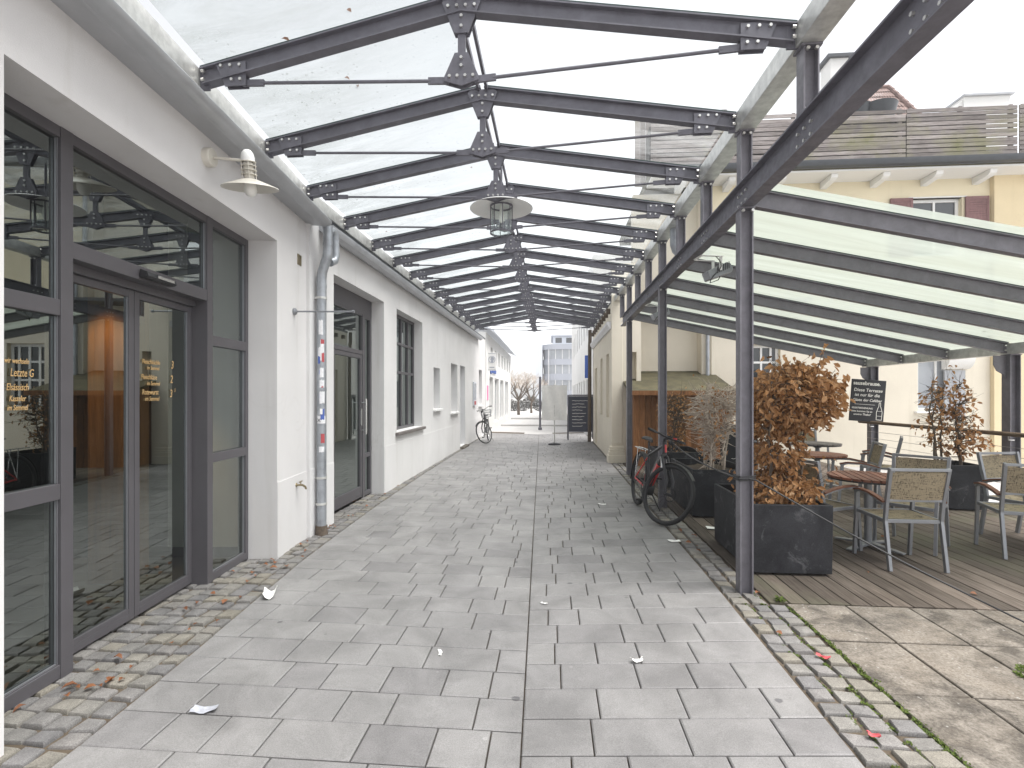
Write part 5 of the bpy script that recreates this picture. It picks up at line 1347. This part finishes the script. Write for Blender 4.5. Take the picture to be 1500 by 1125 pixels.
    for s, a in ((1, R(-60)), (-1, R(120))):
        e = bb + Vector((s * .085, .165 * math.cos(a), .165 * math.sin(a))); mb.tube([bb + Vector((s * .075, 0, 0)), e], .010, 8)
        mb.box(e.x + (0.005 if s > 0 else -.095), e.x + (.095 if s > 0 else -.005), e.y - .04, e.y + .04, e.z - .012, e.z + .012)
    for dz in (-.083, .083): mb.tube([bb + Vector((.07, 0, dz)), rear + Vector((.06, 0, dz * .5))], .005, 5)
    mb.torus(rear + Vector((.06, 0, 0)), A, .045, .008, 20, 6); mb.build('crankset', BLACKP, t, local=True, smooth=40)
    mb = MB(); mb.tube([Vector((-.05, -.2, .28)), Vector((-.20, -.22 if city else -.12, .012))], .009, 8); mb.build('kickstand', BLACKP if not city else CHROME, t, local=True)
    mb = MB(); zr = WR * 2 + .06
    for s in (-1, 1):
        mb.tube([(s * .05, -.36, zr), (s * .055, -.62, zr), (s * .05, -.84, zr)], .006, 6); mb.tube([(s * .055, -.66, zr), rear + Vector((s * .07, 0, .02))], .006, 6); mb.tube([(s * .055, -.50, zr), rear + Vector((s * .07, 0, .02))], .006, 6)
    for y in (-.4, -.55, -.7, -.84): mb.tube([(-.05, y, zr), (.05, y, zr)], .005, 6)
    mb.build('luggage_rack', CHROME, t, local=True, smooth=50)
    if city:
        mb = MB(); z0, z1 = zr + .01, zr + .25
        for k in range(4):
            z = z0 + (z1 - z0) * k / 3; e = .02 * k / 3; P = [(-.15 - e, -.82 - e, z), (.15 + e, -.82 - e, z), (.15 + e, -.44 + e, z), (-.15 - e, -.44 + e, z)]; mb.tube(P + P[:1], .004 if k < 3 else .007, 5)
        for i in range(9):
            for s in (-1, 1):
                x = -.15 + .3 * i / 8; y = -.82 + .38 * i / 8
                mb.tube([(x, -.63 + s * .19, z0), (x, -.63 + s * .21, z1)], .003, 4); mb.tube([(s * .15, y, z0), (s * .17, y, z1)], .003, 4)
        mb.build('basket', ALU, t, local=True)
    return t
bicycle('red and black mountain bicycle with rack leaning on a post at the deck edge', (1.265, 6.83, 0.0), (.098, -.995), R(-7), R(34), BIKEBLK, REDP)
bicycle('black city bicycle with a wire basket at the far white wall', (-2.12, 16.85, 0.0), (.05, -1), R(5), R(-38), BIKEBLK, BIKEBLK, True)

# ================================================================== ROPE, LITTER, LEAVES, MOSS
mb = MB()
def wpt(X, Y, z): return Vector((*cw(X, Y), z))
def sagline(a, b, s, n=14): return [a.lerp(b, i / n) - Vector((0, 0, s * math.sin(math.pi * i / n))) for i in range(n + 1)]
p0 = wpt(2.00, 6.55, .985); p1 = Vector((1.455, 4.11, .90)); p2 = Vector((1.585, 4.11, .89)); p3 = wpt(3.47, 3.42, .012); p4 = wpt(3.85, 3.05, .010)
mb.tube(sagline(p0, p1, .05) + [Vector((1.455, 4.105, .90)), Vector((1.52, 4.10, .905)), p2] + sagline(p2, p3, .03)[1:] + [p4], .007, 6)
for z in (.885, .90, .915): mb.tube([(1.46, 4.108, z), (1.58, 4.108, z + .008), (1.58, 4.232, z), (1.46, 4.232, z - .006), (1.46, 4.108, z)], .006, 6)
tag(mb.build('rope', CABLE, smooth=60), 'thin black rope tied round the front post and stretched down across the deck', 'rope')
def paper(name, px, py, w, l, rz_, label, mat_, cup=.02, zoff=0.0):
    u, v = G(px, py); r_ = random.Random(px)
    z = (zpave(u, v) if uL(v) < u < uR(v) else .004) + zoff
    t = MB(Matrix.Translation((u, v, z + .003)) @ Matrix.Rotation(rz_, 4, 'Z')); n = 5
    g = [[t.add(((i / n - .5) * w + r_.uniform(-.006, .006), (j / n - .5) * l + r_.uniform(-.006, .006), cup * (abs(i / n - .5) * 2) ** 2 + r_.uniform(0, .006))) for i in range(n + 1)] for j in range(n + 1)]
    for j in range(n):
        for i in range(n): t.face([g[j][i], g[j][i + 1], g[j + 1][i + 1], g[j + 1][i]])
    return tag(t.build(name, mat_, recalc=False, smooth=70), label, 'litter')
paper('paper_scrap', 396, 873, .085, .16, R(25), 'largest white paper scrap, curled up beside the shopfront setts', PAPER, .05)
paper('paper_scrap', 300, 1038, .12, .055, R(8), 'crumpled grey and white paper scrap on the near left paving', GREYPAPER, .012)
paper('paper_scrap', 645, 948, .022, .07, R(14), 'narrow white paper strip on the paving left of the centre joint', PAPER, .002)
paper('paper_scrap', 933, 963, .07, .028, R(12), 'small folded white paper scrap on the paving right of the centre joint', PAPER, .02)
paper('paper_scrap', 797, 876, .05, .025, R(-10), 'tiny white paper scrap just right of the centre joint', PAPER, .006)
paper('paper_scrap', 1046, 775, .17, .12, R(-8), 'white paper sheet lying on the deck edge between the two planters', PAPER, .004, .004)
paper('paper_scrap', 988, 793, .12, .07, R(5), 'flat white paper scrap on the setts below the front bicycle wheel', PAPER, .004)
paper('paper_scrap', 882, 737, .11, .06, R(-5), 'white paper scrap on the paving left of the front bicycle wheel', PAPER, .004)
paper('paper_scrap', 1206, 966, .075, .03, R(-35), 'small red paper scrap on the mossy setts', REDST, .01, .006)
paper('paper_scrap', 1279, 1082, .05, .028, R(-20), 'tiny red scrap nearest the camera on the mossy setts', REDST, .012, .006)
# fallen leaves
rl_ = random.Random(9); meshes = []
for k in range(5):
    mb = MB(); mb.tint = rl_.random(); leaf(mb, Vector((0, -.03, 0)), Vector((0, 1, .05)), Vector((rl_.uniform(-.3, .3), 0, 1)), rl_.uniform(.05, .085), rl_.uniform(.03, .05), rl_.uniform(.1, .5))
    if k == 0: base = mb.build('fallen_leaf', LEAFF, recalc=False, tint=True); meshes.append(base.data); bpy.data.objects.remove(base)
    else:
        o = mb.build('fallen_leaf', LEAFF, recalc=False, tint=True); meshes.append(o.data); bpy.data.objects.remove(o)
spots = []
for i in range(38):
    v = rl_.uniform(2.3, 4.7) if i < 30 else rl_.uniform(4.8, 9.5)
    lo_, hi_ = (-2.62 if v < 4.7 else -2.58), uL(v) - .02
    spots.append((lo_ + (hi_ - lo_) * rl_.random() ** 1.2, v))
for px, py in ((485, 773), (489, 771), (481, 777), (517, 736), (521, 735), (450, 795), (441, 800), (375, 846), (340, 840)): spots.append(G(px, py))
for i in range(7): spots.append((rl_.uniform(1.36, 1.6), rl_.uniform(2.5, 6.5)))
for i in range(8): spots.append((rl_.uniform(2.6, 5.2), rl_.uniform(4.1, 7)))
for i, (u, v) in enumerate(spots):
    o = bpy.data.objects.new('fallen_leaf', meshes[i % 5]); COL.objects.link(o); o.location = (u, v, .017 if u < 2 else .004)
    o.rotation_euler = (rl_.uniform(-.2, .2), rl_.uniform(-.25, .25), rl_.uniform(0, 6.3)); s = rl_.uniform(.5, 1.05); o.scale = (s, s, s)
    tag(o, 'dry orange brown leaf fallen on the ground', 'leaf', 'fallen leaves on the setts and deck')
# leaves lying on the roof glass
roof_spots = []
for px, py in ((511, 16), (509, 116), (524, 127), (690, 246), (690, 377), (712, 345), (566, 340), (420, 60)):
    for k in range(400):
        Y = 2.2 + k * .02; u, v = cw((px - 750) / 750 * Y, Y); z = EYE + (579 - py) / 750 * Y
        g = (u - uEL(v)) / (UR - uEL(v))
        if z > ZE + .078 + rz(v) + (ZR - ZE) * g: break
    roof_spots.append((u, v, z + .002))
for i in range(14):
    t_ = 1 - abs(rl_.gauss(0, .07)) - .03; v = rl_.uniform(6.3, 10.1)
    roof_spots.append((1.57 + 4.46 * t_, v, 3.183 - .947 * t_ + .004))
for i, (u, v, z) in enumerate(roof_spots):
    o = bpy.data.objects.new('fallen_leaf', meshes[i % 5]); COL.objects.link(o); o.location = (u, v, z)
    o.rotation_euler = (rl_.uniform(-.2, .2), rl_.uniform(-.2, .2), rl_.uniform(0, 6.3)); s = rl_.uniform(.5, .9); o.scale = (s, s, s)
    tag(o, 'dry leaf lying on the canopy glass overhead', 'leaf', 'fallen leaves on the canopy glass')
# moss in the joints of the right-hand setts
mb = MB(); rm = random.Random(14)
def tuft(u, v, z, s):
    for _ in range(int(5 + s * 300)):
        a = rm.uniform(0, 6.28); r_ = rm.random() * s; mb.tint = rm.random()
        p = Vector((u + r_ * .5 * math.cos(a), v + r_ * math.sin(a), z)); h = rm.uniform(.003, .009); w = rm.uniform(.004, .008)
        q = Vector((math.cos(a), math.sin(a), 0)); x = Vector((-q.y, q.x, 0))
        mb.face([mb.add(p - x * w), mb.add(p + x * w), mb.add(p + x * w * .4 + q * w + Vector((0, 0, h))), mb.add(p - x * w * .4 + q * w + Vector((0, 0, h)))])
for i in range(150): tuft(1.735 + rm.gauss(0, .008), rm.uniform(1.5, 3.9), -.004, rm.uniform(.01, .05))
for i in range(150): tuft(rm.choice([1.44, 1.58]) + rm.gauss(0, .012), rm.uniform(1.5, 4.2), -.006, rm.uniform(.008, .028))
for i in range(12): u, v = G(rm.uniform(1490, 1500), rm.uniform(975, 993)); tuft(u, v, 0, .03)
tag(mb.build('moss', MOSSG, recalc=False, tint=True), kind='stuff')
mb = MB(); u, v = G(1142, 881)
for i in range(26):
    a = rm.uniform(0, 6.28); mb.tint = rm.random(); leaf(mb, Vector((u + rm.gauss(0, .02), v + rm.gauss(0, .015), .0)), Vector((math.cos(a), math.sin(a), rm.uniform(.3, 1.2))), Vector((0, 0, 1)), rm.uniform(.03, .06), .014, .2)
tag(mb.build('weed', MOSSG, recalc=False, tint=True), 'small green weed growing at the corner of the timber deck', 'weed')

# ================================================================== BEYOND THE PASSAGE
lf = thing('far_shop', 'white shop beyond the long building with hanging round sign and blue letters', 'building', (-2.62, 20.4, 0))
MF = axes((-2.62, 0, 0), (0, 1, 0), (-1, 0, 0), (0, 0, 1))
hs = [(21.6, 23.0, .7, 2.35), (23.6, 25.4, .3, 2.35), (26.2, 28.0, .3, 2.35), (29, 31, .3, 2.35)] + [(22.0 + 1.6 * k, 22.8 + 1.6 * k, 2.95, 3.65) for k in range(7)]
mb = MB(MF); mb.wall(20.35, 33, -.1, 4.1, .3, hs); mb.build('wall', FARWHITE, lf)
for h in hs: house_window((h[0], h[1], h[2], h[3]), MF, .12, ((h[0] + h[1]) / 2,), [], lf, PALEPANE, .06)
mb = MB(MF); mb.sweep([(-.35, 4.08), (-.35, 4.16), (3, 5.6), (3, 5.5)], (20.3, 0, 0), (33.2, 0, 0), (0, 1, 0), (0, 0, 1)); mb.build('roof', OFFPALE, lf)
sg = MB(); sg.box(-2.56, -2.24, 20.62, 20.66, 2.55, 3.28); so = sg.build('hanging_sign', WHITEPL, lf, bevel=.006)
mb = MB(); c = Vector((-2.40, 20.612, 3.0)); A_ = Matrix(((1, 0, 0), (0, 0, -1), (0, 1, 0)))
mb.torus(c, A_, .13, .012, 28, 6); mb.build('emblem_ring', OFFICE, so)
mb = MB(); mb.prism([(-.05, .08), (.0, .10), (.06, .085), (.085, .03), (.075, -.02), (.05, -.05), (.055, -.115), (-.055, -.115), (-.035, -.03), (-.075, .0), (-.045, .03)], c, (1, 0, 0), (0, 0, 1), (0, 1, 0), .008); mb.build('emblem_head', OFFICE, so)
for x0_, x1_, z, h in ((-2.55, -2.25, 2.58, .015), (-2.55, -2.25, 3.24, .015), (-2.50, -2.30, 2.66, .04)):
    mb = MB(); mb.box(x0_, x1_, 20.612, 20.619, z, z + h); mb.build('emblem_line', OFFICE, so)
mb = MB(MF); x = 22.0
mb.cyl((21.9, -.03, 2.62), (0, 1, 0), .16, .05, 18)
for w, h in ((.22, .22), (.18, .16), (.2, .16), (.14, .22), (.2, .16), (.2, .16)): mb.box(x + .3, x + .3 + w, -.05, -.005, 2.54, 2.54 + h); x += w + .08
mb.build('blue_letters', BLUE, lf)
mb = MB(MF); mb.box(20.7, 21.1, -.02, -.002, 1.35, 1.95); mb.build('poster', PINK, lf)
nb = MB(M2); nb.box(17.0, 17.5, -.05, -.008, 1.2, 2.0); nb.m = 1; nb.box(17.05, 17.45, -.054, -.0505, 1.4, 1.95); nb.m = 2; nb.box(17.05, 17.45, -.054, -.0505, 1.23, 1.36)
tag(nb.build('notice_case', [OFFPALE, PALEPANE, REDST]), 'small grey notice case with a red strip on the long white wall', 'notice')
rb = thing('far_white_building', 'pale two storey building with blue hanging sign beyond the cream building', 'building', (1.75, 20.8, 0))
MR = axes((1.66, 42, 0), (0, -1, 0), (1, 0, 0), (0, 0, 1))
hs = [(2.0 + 2.2 * k, 3.1 + 2.2 * k, z, z + 1.4) for k in range(9) for z in (.9, 4.3)]
mb = MB(MR); mb.wall(0, 21.2, -.1, 7.2, .3, hs); mb.box(21.0, 21.2, .3, 8, -.1, 7.2); mb.build('wall', FARWHITE, rb)
for h in hs: house_window(h, MR, .12, ((h[0] + h[1]) / 2,), [], rb, PALEPANE, .07)
mb = MB(); mb.box(1.46, 1.62, 22.6, 22.66, 2.3, 3.3); mb.build('hanging_sign', BLUE, rb, bevel=.01)
of = thing('office_block', 'grey office block with ribbon windows and rounded corner far beyond the passage', 'building', (0, 80, 0))
X0, X1 = -1.35, 16.0
def band(z0, z1, e, mat_, name):
    mb = MB(); n = 8; poly = [(X0 - e + 2.2 * (1 - math.cos(i / n * math.pi / 2)) + 0 * e, 80 + 2.2 - (2.2 + e) * math.sin(i / n * math.pi / 2)) for i in range(n + 1)] + [(X1, 80 - e), (X1, 95), (X0 - e, 95)]
    mb.prism(poly, (0, 0, z0), (1, 0, 0), (0, 1, 0), (0, 0, 1), z1 - z0); mb.build(name, mat_, of)
band(-.1, 2.3, 0, OFFICE, 'wall'); 
for z in (2.3, 5.75, 9.2 - 2.4 + .05): pass
band(2.301, 3.9, -.12, PALEPANE, 'window_band'); band(3.901, 4.9, .05, OFFICE, 'wall'); band(4.901, 6.3, -.12, PALEPANE, 'window_band'); band(6.301, 7.2, .05, OFFICE, 'wall'); band(7.201, 8.7, -.12, PALEPANE, 'window_band'); band(8.701, 9.5, .25, OFFICE, 'wall')
mb = MB()
for k in range(16): mb.box(X0 + .9 + k * 1.05, X0 + .98 + k * 1.05, 79.97, 80.1, 2.31, 8.69)
mb.build('mullion', FARWHITE, of)
mb = MB(); mb.box(X0 + 1.6, X1, 82, 92, 9.501, 10.9); mb.m = 1
for k in range(8): mb.box(X0 + 2 + k * 1.7, X0 + 3 + k * 1.7, 81.95, 82.0, 9.9, 10.7)
mb.m = 2; mb.box(X0 + 1.3, X1, 81.6, 92.4, 10.901, 11.1)
mb.build('penthouse', [OFFPALE, DARKPANE, OFFICE], of)
mb = MB(); mb.box(X0 - 1.1, X0 - .06, 80.5, 88, -.1, 10.6); mb.build('stair_tower', OFFPALE, of)
def bare_tree(label, X, Y, H, W, seed):
    u, v = cw(X, Y); r_ = random.Random(seed)
    t = thing('bare_tree', label, 'tree', (u, v, -.13), 0, 'bare winter trees beyond the passage')
    mb = MB(); mt = MB(); base = Vector((u, v, -.13)); top = base + Vector((0, 0, H * .32))
    mb.tube([base, base.lerp(top, .5) + Vector((r_.uniform(-.06, .06), 0, 0)), top], [H * .028, H * .022, H * .018], 8)
    def grow(m, p, d, L, r0, lv):
        q = p + d * L; mid = p.lerp(q, .5) + Vector((r_.uniform(-1, 1), r_.uniform(-1, 1), r_.uniform(0, 1))) * L * .08
        (m if lv < 2 else mt).tube([p, mid, q], [r0, r0 * .8, r0 * .62], 5 if lv < 2 else 3, caps=False)
        if lv >= 4: return
        for k in range(3 if lv < 3 else 4):
            a = r_.uniform(0, 6.28); s = r_.uniform(.35, .8)
            nd = (d + Vector((math.cos(a) * s * W, math.sin(a) * s * W, r_.uniform(-.15, .35)))).normalized()
            grow(m, mid.lerp(q, r_.uniform(.2, 1)), nd, L * r_.uniform(.55, .78), r0 * .55, lv + 1)
    for k in range(6):
        a = k * 1.05 + r_.uniform(-.3, .3); grow(mb, base.lerp(top, r_.uniform(.75, 1)), Vector((math.cos(a) * .75 * W, math.sin(a) * .75 * W, 1)).normalized(), H * .27, H * .014, 0)
    mb.build('trunk', BARK, t, recalc=False, smooth=60); mt.build('crown', TWIG, t, recalc=False)
bare_tree('bare grey tree left of the office block with the widest crown', .55, 42, 4.6, 1.1, 3)
bare_tree('smaller bare tree standing between the wide tree and the shop', -.55, 50, 4.2, 1.0, 5)
bare_tree('bare tree right in front of the office block', 1.75, 46, 4.0, 1.0, 8)
gt = thing('hedge_row', 'low grey hedge along the far street below the bare trees', 'hedge', (*cw(.6, 52), -.13))
mb = MB(); rh = random.Random(2)
for i in range(5200):
    u, v = cw(rh.uniform(-2.2, 3.6), rh.uniform(51.4, 52.6)); z = rh.uniform(-.1, 1.15) + .25 * math.sin(u * 2.3); mb.tint = rh.random()
    d = Vector((rh.uniform(-1, 1), rh.uniform(-1, 1), rh.uniform(-.3, 1))); leaf(mb, Vector((u, v, z)), d, Vector((0, 0, 1)), .16, .07, .2)
mb.build('foliage', mk_leaf('grey_hedge', [(.05, .05, .045), (.08, .08, .065), (.13, .12, .10)]), gt, recalc=False, tint=True)
u0, v0_ = cw(1.3, 23.7); mb = MB(); mb.tube([(u0, v0_, -.06), (u0, v0_, 2.35)], .05, 12); mb.lathe([(.05, 2.35), (.06, 2.36), (.05, 2.40), (0, 2.42)], (u0, v0_, 0), 12); mb.lathe([(0, 0), (.09, 0), (.09, .12), (.05, .14)], (u0, v0_, -.06), 12)
tag(mb.build('street_post', DARKMETAL, smooth=40), 'slim dark post standing in the street beyond the banner', 'post')
# pots on the roof terrace
for px, w, lab in ((1255, .62, 'left dark flower pot showing above the slatted roof terrace'), (1284, .85, 'right wider dark flower pot showing above the slatted roof terrace')):
    u, z = PV(px, 158, 12.9); t = thing('flower_pot', lab, 'flower pot', (u, 12.9, z - .62))
    mb = MB(); mb.lathe([(0, 0), (w * .34, 0), (w * .48, .56), (w * .5, .60), (w * .46, .60), (w * .42, .5), (0, .5)], (u, 12.9, z - .60), 24); mb.build('pot', GUTDARK, t, smooth=40)
    mb = MB()
    for i in range(90):
        mb.tint = rm.random(); leaf(mb, Vector((u + rm.uniform(-.35, .3) * w, 12.9 + rm.uniform(-.2, .2), z - .08)), Vector((rm.uniform(-.6, .6), rm.uniform(-.6, .6), 1)), Vector((1, .3, 0)), rm.uniform(.08, .2), .05, .3)
    mb.build('dry_plant', LEAFB, t, recalc=False, tint=True)

# ================================================================== CAMERA, LIGHT
cam = bpy.data.cameras.new('camera'); co = bpy.data.objects.new('camera', cam); COL.objects.link(co)
cam.sensor_width = 36; cam.lens = 18.0; cam.shift_y = .011; cam.clip_start = .05; cam.clip_end = 1000
co.location = (0, 0, EYE); co.rotation_euler = (R(90), 0, THETA); scene.camera = co

hz = MB(); hz.box(-161, 161, -41, 301, -1.13, 14.5)
hm = bpy.data.materials.new('haze_air'); ht_ = nt(hm)
pv = N(ht_, 'ShaderNodeVolumePrincipled'); pv.inputs['Color'].default_value = (.97, .975, 1, 1); pv.inputs['Density'].default_value = .0022; pv.inputs['Anisotropy'].default_value = .2
ho_ = N(ht_, 'ShaderNodeOutputMaterial'); ht_.links.new(pv.outputs[0], ho_.inputs['Volume'])
tag(hz.build('haze', hm), kind='stuff')
ELEV, AZ = R(66), R(75)      # sun over the roofs on the right
sd = Vector((math.cos(ELEV) * math.sin(AZ), -math.cos(ELEV) * math.cos(AZ), math.sin(ELEV)))
sun = bpy.data.lights.new('sun', 'SUN'); sun.energy = 2.0; sun.angle = R(38); sun.color = (1, .97, .93)
so_ = bpy.data.objects.new('sun', sun); COL.objects.link(so_); so_.rotation_euler = (-sd).to_track_quat('-Z', 'Y').to_euler(); so_.location = (8, -4, 14)
w = bpy.data.worlds.new('World'); scene.world = w; w.use_nodes = True; t = w.node_tree
for n in list(t.nodes): t.nodes.remove(n)
sky = N(t, 'ShaderNodeTexSky', sky_type='NISHITA'); sky.sun_disc = False; sky.sun_elevation = ELEV; sky.sun_rotation = math.atan2(sd.x, sd.y)
sky.air_density = 1.0; sky.dust_density = 1.5; sky.ozone_density = 1.0
hs_ = N(t, 'ShaderNodeHueSaturation'); hs_.inputs['Saturation'].default_value = .10; hs_.inputs['Value'].default_value = 1.0
bg = N(t, 'ShaderNodeBackground'); bg.inputs[1].default_value = .10; ow = N(t, 'ShaderNodeOutputWorld')
t.links.new(sky.outputs[0], hs_.inputs['Color']); t.links.new(hs_.outputs[0], bg.inputs[0]); t.links.new(bg.outputs[0], ow.inputs[0])
vs_ = scene.view_settings; vs_.view_transform = 'Standard'; vs_.look = 'None'; vs_.gamma = 1.0; vs_.exposure = 1.68; vs_.use_curve_mapping = False
scene.cycles.max_bounces = 10; scene.cycles.transparent_max_bounces = 24; scene.cycles.diffuse_bounces = 4; scene.cycles.glossy_bounces = 4
scene.cycles.use_denoising = True; scene.cycles.sample_clamp_indirect = 6
